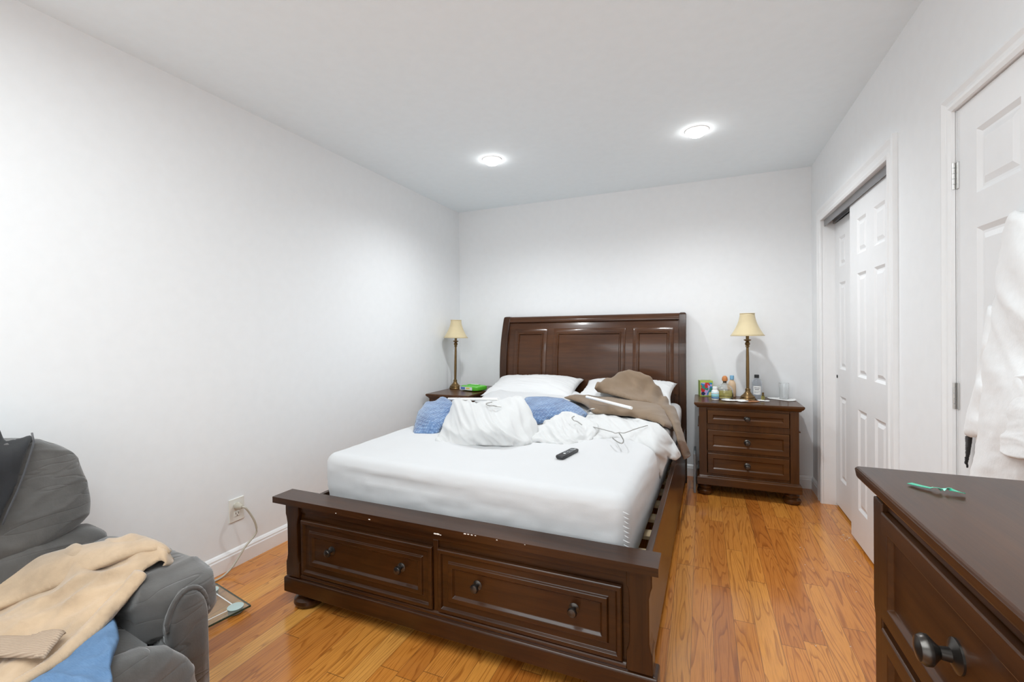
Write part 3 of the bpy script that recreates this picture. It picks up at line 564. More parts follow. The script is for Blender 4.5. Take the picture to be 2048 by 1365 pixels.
# ------------------------------------------------------------------ bed
bed = thing('storage_bed', 'dark cherry sleigh bed with two drawers in its footboard', 'bed', (-.97, 2.7, 0))
def bl(name, m, mat, parent=bed, bevel=.003, **k): return link(name, m, mat, parent, world=True, bevel=bevel, **k)
FY = 1.494
front = lambda y: (lambda a, b, c: (a, y - c, b))
cap = MB().box(-1.836, -.131, 1.462, 1.572, .472, .5)
cap.mi = 1
for x, z_, r in ((-1.453, .479, .003), (-1.272, .480, .0045), (-.953, .474, .006), (-.941, .4745, .0065), (-.929, .473, .0035), (-.822, .4955, .005), (-.808, .496, .004), (-.793, .4958, .004), (-.778, .496, .003), (-.69, .495, .003), (-.581, .497, .002)):
    bmesh.ops.create_icosphere(cap.bm, subdivisions=2, radius=1, matrix=Matrix.Translation((x, 1.4625, z_)) @ Matrix.Diagonal((r * 1.3, .0018, r * .55, 1)))
    for f in cap.bm.faces[-80:]: f.material_index = 1
bl('footboard_cap', cap, ['wood_x', 'chip'], bevel=0)
body = MB().box(-1.70, -.225, FY + .004, FY + .05, .1, .472)
body.box(-1.70, -.225, FY - .006, FY + .03, .437, .472)
bl('footboard_panel', body, 'wood_x')
for s, x0, x1 in ((-1, -1.772, -1.692), (1, -.232, -.154)):
    c = (x0 + x1) / 2
    prof = [(.472, .041), (.425, .041), (.410, .036), (.385, .031), (.24, .031), (.215, .036), (.205, .041), (.14, .041)]
    poly = [(c - w_, z_) for z_, w_ in prof] + [(c + w_, z_) for z_, w_ in prof[::-1]]
    bl('footboard_post', MB().prism(poly, lambda a, b, d: (a, d, b), FY - .016, FY + .06), 'wood_z')
    inner = c + (.031 if s < 0 else -.031)
bl('center_stile', MB().box(-.982, -.958, FY - .004, FY + .03, .15, .437), 'wood_z')
bs = MB().rects(-1.772, -.154, FY + .0, FY + .05, [(.063, .017), (.124, .017), (.130, .015), (.134, .006), (.146, 0)])
bs.prism([(FY + .02, .133)] + [(FY - .002 - .0105 * math.sin(PI * k / 8), .146 - .0115 * math.cos(PI * k / 8)) for k in range(9)] + [(FY + .02, .158)], lambda a, b, d: (d, a, b), -1.69, -.234)
bl('base_rail', bs, 'wood_x')
for x in (-1.692, -.222):
    bl('bun_foot', MB().lathe([(.042, 0), (.060, .006), (.067, .020), (.064, .034), (.050, .043), (.043, .047), (.047, .052), (.050, .063)], 28, (x, FY + .040, 0)), 'wood_z', bevel=0, smooth='auto')
steps = [(0, .012), (.004, .016), (.016, .016), (.022, .006), (.045, .006), (.05, .014), (.066, .014), (.074, .004), (.078, .004)]
def knob(parent, p, s=1., axis='y', mat='knob'):
    pr = [(.0165, 0), (.0165, .002), (.012, .004), (.007, .006), (.006, .014), (.010, .018), (.0145, .022), (.015, .026), (.012, .031), (.005, .033), (.001, .0335)]
    s *= 1.12; m = MB().lathe([(r * s, h * s) for r, h in pr], 22, p, 1 if axis == 'y' else 0)
    return link('knob', m, mat, parent, smooth='auto', world=True)
for a0, a1, ks in ((-1.682, -.982, (-1.506, -1.134)), (-.958, -.248, (-.786, -.412))):
    m = MB().nested(front(FY), a0, a1, .160, .408, steps)
    d = bl('drawer', m, 'wood_x', bevel=.0015)
    for kx in ks: knob(d, (kx, FY - .004, .295))
# side rails and slats (the bed stands very slightly askew)
for x0, x1 in ((-.172, -.128), (-1.768, -1.785)):
    s = -.024 if x0 > -1 else .024
    p = [(x0 + s, 1.55), (x0, 1.55), (x1, 3.92), (x1 + s, 3.92)]
    bl('side_rail', MB().prism(p, lambda a, b, d: (a, b, d), .055, .452), 'wood_y')
for i in range(12):
    y = 1.69 + i * .195
    bl('slat', MB().box(-1.755, -.185, y, y + .072, .305, .323), 'pine', bevel=.002)
# headboard, built flat and then bent to the sleigh curve
def yc(z): return 3.925 + .004 * max(0, min(1, (z - .7) / .3)) + (.118 * ((z - .85) / .54) ** 2.1 if z > .85 else 0)
def bend(m):
    bm = m.bm
    for i in range(1, 40):
        z = .3 + i * .028
        bmesh.ops.bisect_plane(bm, geom=bm.verts[:] + bm.edges[:] + bm.faces[:], plane_co=(0, 0, z), plane_no=(0, 0, 1), dist=1e-5)
    for v in bm.verts: v.co.y += yc(v.co.z)
    return m
Fh = lambda a, b, c: (a, -c, b)
hb = bl('headboard', bend(MB().box(-1.735, -.17, 0, .045, .28, 1.385)), 'wood_hb', bevel=.002)
for x0, x1 in ((-1.79, -1.722), (-.176, -.120)):
    m = MB().box(x0, x1, -.030, .055, .0, 1.385)
    m.rects(x0, x1, -.030, .055, [(1.385, 0), (1.392, -.002), (1.398, -.008), (1.4, -.02)])
    bl('headboard_post', bend(m), 'wood_z', hb, bevel=.003)
tr = MB().prism([(-.004, 1.337), (-.02, 1.343), (-.026, 1.36), (-.024, 1.38), (-.012, 1.393), (.02, 1.397), (.045, 1.39), (.045, 1.337)], lambda a, b, d: (d, a, b), -1.722, -.176)
bl('top_rail', bend(tr), 'wood_hb', hb, bevel=0, smooth='auto')
for a0, a1 in ((-1.66, -1.332), (-1.268, -.613), (-.549, -.216)):
    m = MB().nested(Fh, a0, a1, .45, 1.277, [(0, .006), (.003, .008), (.036, .008), (.041, .016), (.049, .016), (.056, .003), (.058, .003)])
    bl('raised_panel', bend(m), 'wood_hb', hb, bevel=0, smooth='auto')

# ------------------------------------------------------------------ mattress
def mattress():
    fl, fr, br, bk = [Vector(v) for v in ((-1.725, 1.648), (-.236, 1.583), (-.150, 3.855), (-1.755, 3.862))]
    z0, z1, rad = .324, .662, .055
    cs = (fl, fr, br, bk); cen = (fl + fr + br + bk) / 4; cnt = (90, 130, 60, 100)
    def outline(off):
        r = max(.06 - off, .008); arcs = []
        for i in range(4):
            p, a, b = cs[i], cs[i - 1], cs[(i + 1) % 4]
            da, db = (a - p).normalized(), (b - p).normalized(); c = p + (da + db) * (off + r)
            arcs.append([c - (db * math.cos(k / 8 * PI / 2) + da * math.sin(k / 8 * PI / 2)) * r for k in range(9)])
        o = []
        for i in range(4):
            o += arcs[i]; e, f = arcs[i][-1], arcs[(i + 1) % 4][0]
            o += [e.lerp(f, k / cnt[i]) for k in range(1, cnt[i])]
        return o
    hs = [(.042, z0), (.031, z0 + .008), (.027, z0 + .022)] + [(.025 * max(0, 1 - i / 11) ** 1.2, z0 + .022 + i * .0196) for i in range(1, 14)]
    for k in range(1, 10):
        t = k / 9 * PI / 2; hs.append((rad * (1 - math.cos(t)), z1 - rad + rad * math.sin(t)))
    rings = [[(p.x, p.y, z) for p in outline(o)] for o, z in hs]
    for k in range(1, 30):
        t = k / 30; rings.append([(p[0] + (cen.x - p[0]) * t, p[1] + (cen.y - p[1]) * t, z1 + .008 * (1 - (1 - t) ** 3)) for p in rings[len(hs) - 1]])
    m = MB().loft(rings)
    for v in m.bm.verts:                                   # fitted-sheet wrinkles
        x, y, z = v.co
        if y < 1.72 and z < z1 - .02:
            f = ridged(x * 2.2 + z * 3, z * 38 + x * 2.5, 4.) ** 3 + .6 * ridged(x * 7, z * 60 + x * 6, 8.) ** 3
            v.co.y -= .0055 * (f - .5) * min(1, (z1 - z) / .1)
            g = math.exp(-((z - .60 + (x + 1.75) * .032) / .012) ** 2) * max(0, 1 - abs(x + 1.25) / .38)
            v.co.y += .016 * g
        elif z < z1 - .02 and x > -.32:
            f = ridged(y * 1.3 + z * 4, z * 15 + y * 2, 5.) ** 3
            v.co.x += .004 * (f - .5)
        elif z >= z1 - .02:
            v.co.z += .0022 * noise.noise(Vector((x * 3, y * 3, 2))) + .0015 * ridged(x * 3, y * 6, 6.) ** 3
    return m
mt = link('mattress', mattress(), 'sheet', None, smooth=True)
tag(mt, 'thick mattress under a plain white fitted sheet on the dark bed', 'mattress')
sm = MB()                                                  # gathered corner seam of the sheet
for i in range(17):
    z = .345 + i * .0165; w_ = .012 + .003 * math.sin(i * 2.1)
    p = Vector((-.246, 1.590, z)); d = Vector((.75, -.66, 0))
    q = p + d * .0015
    sm.tube([q + Vector((-w_, -.003, .006)), q + Vector((0, 0, -.002)), q + Vector((w_ * .6, .010, -.008))], [.001, .003, .001], 7)
link('corner_gather', sm, 'sheet', mt, smooth=True)

# pillows
def pillow(name, label, c, w_, d_, t_, tilt, rz, sag, seed):
    n = 44; bm = bmesh.new(); g = []
    for s in (1, -1):
        rows_ = []
        for j in range(n + 1):
            rr = []
            for i in range(n + 1):
                u, v = 2 * i / n - 1, 2 * j / n - 1
                e = (max(0, 1 - abs(u) ** 2.6) * max(0, 1 - abs(v) ** 2.6)) ** .55
                x = u * w_ / 2 * (1 - .07 * (1 - v * v)); y = v * d_ / 2 * (1 - .09 * (1 - u * u))
                f = ridged(u * 1.5 + 2, v * 5 + u * 2, seed) ** 3 * .010 * (1 - e * .5)
                z = s * (t_ / 2) * e * (1 + .12 * noise.noise(Vector((u * 1.7, v * 1.7, seed)))) + f * (e > 0)
                z += .03 * (abs(u) ** 6) * (abs(v) ** 6) * s * 0
                if s > 0: z -= sag * math.exp(-((u - .1) / .5) ** 2) * e * .3
                rr.append(bm.verts.new((x, y, z)))
            rows_.append(rr)
        g.append(rows_)
        for j in range(n):
            for i in range(n): bm.faces.new((rows_[j][i], rows_[j][i + 1], rows_[j + 1][i + 1], rows_[j + 1][i]))
    bmesh.ops.remove_doubles(bm, verts=bm.verts, dist=1e-5)
    bmesh.ops.transform(bm, matrix=Matrix.Translation(c) @ Matrix.Rotation(rz, 4, 'Z') @ Matrix.Rotation(tilt, 4, 'X'), verts=bm.verts)
    return tag(link(name, bm, 'pillow', None, smooth=True), label, 'pillow', 'white bed pillows')
pillow('pillow', 'plump white pillow against the headboard on the bed\'s left side', (-1.355, 3.655, .762), .80, .50, .17, .22, .05, 0, 3.)
pillow('pillow', 'white pillow under the brown trousers against the headboard', (-.565, 3.66, .757), .74, .48, .15, .24, -.04, .02, 5.)

# ------------------------------------------------------------------ clothes and linen on the bed
tag(cloth('top_sheet', TOP_SHEET, 'sheet', wr=.010, ang=.5, seed=2.), 'rumpled white top sheet bunched below the left pillow', 'sheet')
tag(cloth('fleece_blanket', BLANKET, 'fleece', wr=.010, ang=.6, fq=(9, 2), seed=4., thick=.012, res=80), 'blue waffle fleece blanket half buried under the white shirts', 'blanket')
tag(cloth('white_shirt', SHIRT_HEAP, 'shirt', wr=.020, ang=1.0, fq=(16, 2.6), seed=6., res=85), 'white shirt heaped over the blue blanket at the middle of the bed', 'shirt', 'white shirts on hangers')
tag(cloth('white_shirt', SHIRT_MIDDLE, 'shirt', wr=.015, ang=.25, fq=(16, 4), seed=8., res=70), 'white shirt lying crumpled between the heap and the wire hanger', 'shirt', 'white shirts on hangers')
tag(cloth('white_shirt', SHIRT_RIGHT, 'shirt', wr=.012, ang=.9, fq=(16, 3), seed=11., res=85), 'white shirt hanging over the right edge of the mattress in a point', 'shirt', 'white shirts on hangers')
tro = thing('trousers', 'brown trousers thrown over the right pillow, legs hanging off the bed', 'trousers', (-.5, 3.0, .7))
cloth('trouser_leg', TROUSER_UPPER, 'brown', tro, wr=.012, ang=.45, fq=(14, 2.2), seed=13., thick=.006, res=85)
cloth('trouser_leg', TROUSER_LOWER, 'brown', tro, wr=.010, ang=.28, fq=(14, 2.2), seed=15., thick=.008, res=85)
def hanger(label, parts, r=.0019):
    t = thing('wire_hanger', label, 'hanger', Vector(parts[0][1][0]), 0, 'hangers on the bed')
    for nm, pts, mat, rad in parts:
        if mat == 'tube': link(nm, MB().tube(pts, rad, 14), mat, t, smooth='auto', world=True)
        else: link(nm, MB().tube(smooth_pts(pts), rad, 7), mat, t, smooth=True, world=True)
hanger('bare wire hanger lying whole on the white shirt near the remote', [
    ('frame', [(-.594, 2.509, 0.709), (-.45, 2.398, 0.711), (-.424, 2.37, 0.711), (-.404, 2.385, 0.713), (-.378, 2.388, 0.712), (-.34, 2.502, 0.711), (-.294, 2.613, 0.710), (-.286, 2.63, 0.708)], 'wire', .0022),
    ('hook', [(-.404, 2.380, 0.713), (-.400, 2.362, 0.713), (-.378, 2.294, 0.713), (-.357, 2.225, 0.710), (-.358, 2.183, 0.707), (-.381, 2.206, 0.705), (-.412, 2.27, 0.702), (-.426, 2.309, 0.699)], 'wire', .0030)])
hanger('wire hanger hook poking out of the crumpled middle shirt', [('hook', [(-.60, 2.36, .745), (-.636, 2.40, .752), (-.656, 2.408, .755), (-.671, 2.435, .758), (-.678, 2.451, .762), (-.672, 2.475, .765)], 'wire', .0030)])
hanger('trouser hanger with white cardboard tube lying across the brown trousers', [
    ('cardboard_tube', [(-.757, 3.123, .783), (-.402, 2.818, .772)], 'tube', .0095),
    ('hook', [(-.640, 2.85, .714), (-.663, 2.842, .716), (-.682, 2.835, .718), (-.690, 2.862, .722), (-.692, 2.90, .728), (-.680, 2.93, .732), (-.655, 2.93, .735)], 'wire', .0030)])
hanger('hanger with white cardboard tube behind the heaped white shirt', [
    ('cardboard_tube', [(-1.60, 2.64, .795), (-1.2, 2.58, .822)], 'tube', .0095),
    ('hook', [(-1.04, 2.28, .83), (-1.068, 2.276, .832), (-1.093, 2.29, .832), (-1.113, 2.285, .832), (-1.143, 2.305, .833), (-1.153, 2.33, .836), (-1.14, 2.37, .838)], 'wire', .0030)])

# remote control
rc = thing('remote_control', 'black remote control lying on the bare white mattress', 'remote', (-.583, 2.02, .668), math.atan2(2.103 - 1.925, -.563 + .601) - PI / 2)
m = MB().loft([[(x * sx, y * sy, z) for x, y in [(.021, -.073), (.018, -.079), (.008, -.082), (-.008, -.082), (-.018, -.079), (-.021, -.073), (-.021, .073), (-.018, .079), (-.008, .082), (.008, .082), (.018, .079), (.021, .073)]] for z, sx, sy in ((.0, .7, .94), (.005, .93, .985), (.011, 1, 1), (.015, .97, .99), (.0165, .9, .97))])
link('remote_body', m, 'black_plastic', rc, smooth='auto', bevel=0)
m = MB()
for q in range(3):
    for p in range(3): m.lathe([(.0038, .0160), (.0038, .0178), (.001, .0182)], 10, (-.011 + p * .011, .0 + q * .0125, 0))
m.lathe([(.0125, .016), (.0125, .0172), (.009, .0174)], 20, (0, .05, 0))
for p in (-1, 0, 1): m.lathe([(.0034, .0160), (.0034, .0178), (.001, .0182)], 10, (p * .011, -.013, 0))
link('buttons', m, 'grey_plastic', rc, smooth='auto')
link('white_key', MB().box(-.004, .006, -.034, -.024, .0162, .0178), 'white_plastic', rc)
link('white_key', MB().box(.004, .010, .060, .066, .0164, .0172), 'white_plastic', rc)
for p in (-1, 0, 1): link('white_key', MB().box(p * .011 - .0014, p * .011 + .0014, .0005, .003, .0182, .0185), 'white_plastic', rc)


# ------------------------------------------------------------------ nightstands (built facing -Y, then copied)
def nightstand(name, label, loc, rz):
    t = thing(name, label, 'nightstand', (0, 0, 0), 0, 'cherry nightstands beside the bed')
    def p(n, m, mat='wood_ns', par=t, bevel=.002, **k): return link(n, m, mat, par, bevel=bevel, **k)
    # local: x centre 0, front of the body y = 0, back y = .42
    p('top', MB().rects(-.345, .345, -.007, .404, [(.660, -.016), (.664, -.006), (.672, -.002), (.676, .004), (.684, .010), (.688, .013), (.700, .013), (.703, .010)]))
    c = MB().box(-.325, -.27, 0, .40, .14, .662).box(.27, .325, 0, .40, .14, .662).box(-.27, .27, .38, .40, .14, .662)
    c.box(-.27, .27, .004, .02, .645, .662).box(-.27, .27, .004, .02, .497, .542).box(-.27, .27, .006, .02, .319, .338).box(-.27, .27, .006, .4, .14, .168)
    for s in (-1, 1): c.box(s * .33 - .004 if s > 0 else -.334, s * .33 + .004 if s > 0 else -.326, .0, .40, .515, .525)
    p('carcass', c, 'wood_ns_z')
    F = lambda a, b, cc: (a, .004 - cc, b)
    st = [(0, .006), (.002, .008), (.036, .008), (.044, .0), (.046, .0)]
    for z0, z1, kz in ((.543, .646, .594), (.339, .496, .418), (.169, .320, .246)):
        d = p('drawer', MB().nested(F, -.266, .266, z0, z1, st, back=-.02), bevel=.001)
        knob(d, (0, .004, kz), 1.15)
    p('base_moulding', MB().rects(-.325, .325, .0, .40, [(.083, .016), (.135, .016), (.140, .012), (.146, .002), (.150, 0)]))
    for x in (-.285, .285):
        for y in (.045, .355):
            p('bun_foot', MB().lathe([(.030, 0), (.050, .004), (.058, .018), (.056, .032), (.042, .042), (.038, .046), (.046, .052), (.048, .062), (.040, .070), (.038, .083)], 28, (x, y, 0)), 'wood_ns_z', bevel=0, smooth='auto')
    t.location = loc; t.rotation_euler = (0, 0, rz); return t
ns = nightstand('nightstand', 'dark cherry three-drawer nightstand right of the bed, crowded with bottles', (.30, 3.672, 0), 0)
n2 = copy_tree(ns); n2['label'] = 'dark cherry nightstand in the left corner holding the green pack'
n2.location = (-1.872, 3.742, 0); n2.rotation_euler = (0, 0, PI / 2)

# ------------------------------------------------------------------ lamps
def lamp(label, x, y, tilt):
    t = thing('table_lamp', label, 'lamp', (x, y, .7035), 0, 'brass candlestick lamps')
    link('base', MB().lathe([(.056, 0), (.058, .006), (.055, .013), (.050, .016), (.052, .022), (.046, .030), (.034, .040), (.026, .050), (.020, .058), (.017, .070), (.018, .082), (.013, .088)], 32), 'brass', t, smooth='auto')
    link('stem', MB().lathe([(.011, .086), (.0125, .20), (.0105, .36), (.009, .405), (.015, .412), (.012, .420), (.019, .432), (.016, .444), (.010, .450), (.027, .462), (.027, .466), (.010, .470)], 24), 'brass', t, smooth='auto')
    link('socket', MB().lathe([(.011, .468), (.012, .50), (.010, .56)], 16), 'brass', t, smooth='auto')
    m = MB(); rings = []; n = 48
    def prof(k): return .052 + .066 * (k ** 1.75)
    for i in range(13):
        k = i / 12; z = .668 - .170 * k; r = prof(k)
        rings.append([(r * (1 - .022 * abs(math.sin(6 * PI * q / n / .75 * .5)) ** .8) * math.cos(2 * PI * q / n), r * (1 - .022 * abs(math.sin(6 * PI * q / n / .75 * .5)) ** .8) * math.sin(2 * PI * q / n), z) for q in range(n)])
    m.loft(rings, cap=False)
    sh = link('lamp_shade', m, 'shade', t, smooth=True)
    so = sh.modifiers.new('solid', 'SOLIDIFY'); so.thickness = .002
    for k, r, z in ((0, .052, .668), (1, .118, .498)):
        rr = [((r - .001) * math.cos(2 * PI * q / 48), (r - .001) * math.sin(2 * PI * q / 48), z) for q in range(49)]
        link('shade_trim', MB().tube(rr, .0032, 6), 'shade_trim', sh, smooth=True)
    f = MB().tube([(-.05, 0, .662), (.05, 0, .662)], .0015, 6).tube([(0, -.05, .662), (0, .05, .662)], .0015, 6).lathe([(.006, .56), (.006, .665)], 10)
    link('shade_frame', f, 'brass', t)
    t.rotation_euler = (0, tilt, 0)
lamp('brass candlestick lamp on the right nightstand among the bottles', .325, 3.90, .0)
lamp('brass candlestick lamp in the far left corner beside the green pack', -2.225, 3.80, .03)

# ------------------------------------------------------------------ on the left nightstand
wp = thing('wipes_pack', 'bright green pack of wet wipes on the left nightstand', 'wipes pack', (-1.985, 3.735, .7035), -.28)
bm = puff(-.115, .115, -.085, .085, 0, .05, p=5, n=14, wr=.0015, fq=14)
link('packet', bm, 'green', wp, smooth=True)
link('flap', MB().rects(-.055, .055, -.03, .03, [(.0485, 0), (.053, 0), (.056, -.006)]), 'green', wp, bevel=.002)
link('flap_sticker', MB().rects(-.05, .05, .004, .024, [(.056, 0), (.0566, 0)]), 'white_plastic', wp)
m = MB().box(-.10, .06, -.0872, -.0855, .010, .040)
lb = link('front_label', m, 'white_plastic', wp)
link('blue_print', MB().box(-.085, -.03, -.0880, -.0870, .015, .036), 'blue_label', lb)
link('yellow_print', MB().box(-.015, .03, -.0880, -.0870, .020, .034), 'yellow_label', lb)

# ------------------------------------------------------------------ on the right nightstand
ZN = .7035
def on_ns(name, label, cat, x, y, rz=0): return thing(name, label, cat, (x, y, ZN), rz)
# small patterned carton
def pattern_mat():
    mm, nt, b = new_mat('bright_floral_print')
    v = obj_co(nt); n0 = noise_tex(nt, v, 30, 2)
    mp = N(nt, 'ShaderNodeMix', data_type='RGBA'); mp.inputs[0].default_value = .25
    vo = N(nt, 'ShaderNodeTexVoronoi'); vo.inputs['Scale'].default_value = 42
    mixv = N(nt, 'ShaderNodeVectorMath', operation='MULTIPLY_ADD'); nt.links.new(n0.outputs['Color'], mixv.inputs[0])
    mixv.inputs[1].default_value = (.03, .03, .03); nt.links.new(v, mixv.inputs[2]); nt.links.new(mixv.outputs[0], vo.inputs['Vector'])
    s = N(nt, 'ShaderNodeSeparateColor'); nt.links.new(vo.outputs['Color'], s.inputs[0])
    r = N(nt, 'ShaderNodeValToRGB'); r.color_ramp.interpolation = 'CONSTANT'; e = r.color_ramp.elements
    cols = [(0, (.03, .25, .50)), (.22, (.55, .40, .72)), (.40, (.60, .03, .03)), (.58, (.02, .03, .09)), (.70, (.20, .55, .70)), (.84, (.05, .25, .20)), (.93, (.8, .7, .3))]
    while len(e) < len(cols): e.new(.5)
    for i, (p_, c_) in enumerate(cols): e[i].position = p_; e[i].color = (*c_, 1)
    nt.links.new(s.outputs[0], r.inputs[0]); nt.links.new(r.outputs[0], b.inputs['Base Color']); b.inputs['Roughness'].default_value = .4
    return mm
M['print'] = pattern_mat(); M['lime'] = plain('lime_card', (.45, .58, .10), .5)
t = on_ns('carton', 'small carton with a colourful floral front and lime green edges', 'box', .025, 4.02, .25)
link('carton_body', MB().box(-.05, .05, -.03, .03, 0, .128), 'lime', t, bevel=.001)
link('front_print', MB().box(-.044, .044, -.0312, -.0302, .008, .112), 'print', t)
link('top_opening', MB().box(-.036, .036, -.012, .012, .1275, .1287), 'slot', t)
# pill bottle
t = on_ns('pill_bottle', 'small white pill bottle with pale teal label', 'bottle', .092, 3.82)
link('bottle_body', MB().lathe([(.024, 0), (.027, .003), (.027, .066), (.024, .072), (.017, .077), (.017, .080)], 24), 'white_plastic', t, smooth='auto')
link('cap', MB().lathe([(.0185, .078), (.0185, .098), (.016, .101), (.001, .101)], 24), 'white_plastic', t, smooth='auto')
lb = link('label', MB().lathe([(.0273, .010), (.0273, .062)], 24), 'teal_label', t, smooth=True)
link('label_print', MB().lathe([(.0275, .048), (.0275, .058)], 24), 'white_plastic', lb, smooth=True)
link('label_band', MB().lathe([(.0275, .014), (.0275, .020)], 24), 'blue_label', lb, smooth=True)
# round spirit bottle with cork ball
t = on_ns('liquor_bottle', 'squat glass bottle of golden liquor with round orange cork', 'bottle', .165, 3.915)
o = [(.050, 0), (.058, .005), (.060, .020), (.060, .055), (.057, .075), (.048, .094), (.034, .106), (.020, .114), (.015, .122), (.015, .135), (.018, .138)]
link('glass_bottle', MB().lathe(o + [(.0125, .137), (.0125, .122), (.018, .110), (.032, .102), (.045, .090), (.053, .073), (.056, .055), (.056, .022), (.050, .010), (.001, .009)], 36), 'glass', t, smooth='auto')
link('liquor', MB().lathe([(.001, .0095), (.0495, .0105), (.0555, .0225), (.0555, .055), (.0535, .068), (.001, .068)], 36), 'tequila', t, smooth='auto')
ck = link('cork_stopper', MB().lathe([(.012, .122), (.012, .138), (.0195, .140), (.0215, .150), (.020, .162), (.0165, .172), (.008, .179), (.001, .180)], 24), 'cork', t, smooth='auto')
# lotion bottle behind
t = on_ns('lotion_bottle', 'peach lotion bottle with light blue cap behind the liquor bottle', 'bottle', .222, 4.03)
link('bottle_body', MB().loft([[(.030 * s * math.cos(a), .020 * s * math.sin(a), z) for a in [2 * PI * k / 28 for k in range(28)]] for s, z in ((.9, 0), (1, .006), (1, .085), (.94, .105), (.75, .122), (.5, .132), (.45, .140))]), 'peach', t, smooth='auto')
link('cap', MB().lathe([(.013, .138), (.0155, .141), (.0155, .170), (.0135, .173), (.001, .173)], 20), 'cap_blue', t, smooth='auto')
link('label', MB().loft([[(.0305 * math.cos(a), .0205 * math.sin(a), z) for a in [2 * PI * k / 28 for k in range(28)]] for z in (.03, .08)], cap=False), 'peach', t, smooth=True)
# clear bottle with black cap
t = on_ns('rubbing_alcohol_bottle', 'clear plastic bottle with black cap right of the lamp stem', 'bottle', .392, 3.955)
sh = [(.034, 0), (.037, .004), (.037, .128), (.034, .142), (.025, .156), (.016, .163), (.0155, .172)]
link('bottle_body', MB().lathe(sh + [(.0135, .171), (.014, .163), (.023, .153), (.032, .140), (.035, .127), (.035, .006), (.001, .005)], 32), 'clear_plastic', t, smooth='auto')
link('cap', MB().lathe([(.017, .166), (.017, .189), (.015, .191), (.001, .191)], 24), 'black_plastic', t, smooth='auto')
m = MB(); hw = []
for k in range(15):
    a = -PI / 2 + (k - 7) * .11; hw.append((.0374 * math.cos(a), .0374 * math.sin(a)))
m.loft([[(x, y, .04) for x, y in hw], [(x, y, .105) for x, y in hw]], cap=False, closed=False)
lb = link('label', m, 'paper', t, smooth=True)
for z0, z1, a0, a1 in ((.088, .094, 2, 12), (.074, .081, 3, 11), (.060, .063, 2, 12), (.052, .055, 2, 10)):
    m = MB().loft([[(x * 1.008, y * 1.008, z0) for x, y in hw[a0:a1]], [(x * 1.008, y * 1.008, z1) for x, y in hw[a0:a1]]], cap=False, closed=False)
    link('label_print', m, 'grey_plastic', lb)
# little gold bottle
t = on_ns('perfume_vial', 'tiny golden vial in front of the clear bottle', 'bottle', .428, 3.90)
link('vial_body', MB().lathe([(.011, 0), (.012, .003), (.012, .034), (.006, .040), (.006, .043)], 18), 'tequila', t, smooth='auto')
link('cap', MB().lathe([(.0075, .042), (.0075, .060), (.001, .061)], 16), 'brass', t, smooth='auto')
# glass on a napkin
pw = lambda pts, z=ZN: ([(x, y, x, y, z) for x, y in pts], [(sum(p[0] for p in pts) / len(pts), sum(p[1] for p in pts) / len(pts), sum(p[0] for p in pts) / len(pts), sum(p[1] for p in pts) / len(pts), z)])
tag(cloth('paper_napkin', pw([(.475, 4.06), (.485, 3.99), (.60, 3.905), (.645, 3.93), (.665, 4.02), (.60, 4.07)], ZN + .004), 'paper', wr=.003, thick=.0012, res=26, mind=.001), 'white paper napkin under the drinking glass', 'napkin')
t = thing('drinking_glass', 'clear straight drinking glass on the white napkin', 'glass', (.580, 3.99, ZN + .007))
link('tumbler', MB().lathe([(.028, 0), (.030, .003), (.034, .118), (.0345, .120), (.0325, .119), (.0285, .010), (.001, .009)], 32), 'glass', t, smooth='auto')
tag(cloth('paper_scraps', pw([(.13, 3.80), (.17, 3.752), (.235, 3.775), (.27, 3.735), (.325, 3.79), (.30, 3.845), (.22, 3.835), (.17, 3.85)], ZN + .006), 'paper', wr=.006, thick=.001, res=26, seed=3., mind=.003), 'torn white paper lying in front of the liquor bottle', 'paper')
tag(cloth('foil_wrapper', pw([(.285, 3.80), (.33, 3.765), (.395, 3.79), (.39, 3.83), (.33, 3.843)], ZN + .004), 'orange_paper', wr=.004, thick=.001, res=20, seed=5., mind=.002), 'copper foil wrapper in front of the lamp base', 'wrapper')
tag(cloth('paper_note', pw([(.385, 3.885), (.40, 3.84), (.455, 3.835), (.47, 3.87), (.43, 3.89)], ZN + .004), 'paper', wr=.003, thick=.001, res=20, seed=7., mind=.002), 'small folded white paper below the clear bottle', 'paper')
# thin grey slab beside the nightstand
t = link('grey_board', MB().box(-.066, -.050, 3.68, 3.93, .0, .30), 'grey_plastic', None, bevel=.003)
tag(t, 'thin grey board standing against the right nightstand\'s left side', 'board')

# ------------------------------------------------------------------ glass bathroom scale
u = Vector((-.18, -.984, 0)).normalized(); v_ = Vector((-.984, .18, 0))
t = thing('bathroom_scale', 'glass bathroom scale on the floor behind the grey armchair', 'scale', (-1.89, 1.387, 0), math.atan2(u.y, u.x))
link('glass_plate', MB().rects(.0015, .3285, -.3285, -.0015, [(.018, 0), (.026, 0)]), 'scale_glass', t)
link('glass_edge', MB().box(0, .33, -.0015, 0, .018, .026).box(0, .33, -.33, -.3285, .018, .026).box(0, .0015, -.3285, -.0015, .018, .026).box(.3285, .33, -.3285, -.0015, .018, .026), 'glass_edge', t)
for x, y in ((.045, -.045), (.285, -.045), (.045, -.285), (.285, -.285)):
    link('sensor_foot', MB().lathe([(.026, 0), (.030, .003), (.030, .0175)], 28, (x, y, 0)), 'grey_plastic', t, smooth='auto')
    link('sensor_disc', MB().lathe([(.033, .0262), (.033, .0275), (.030, .0285), (.001, .0288)], 32, (x, y, 0)), 'disc', t, smooth='auto')
link('trace_line', MB().box(.042, .047, -.25, -.08, .0262, .0266).box(.08, .25, -.047, -.042, .0262, .0266), 'white_plastic', t)

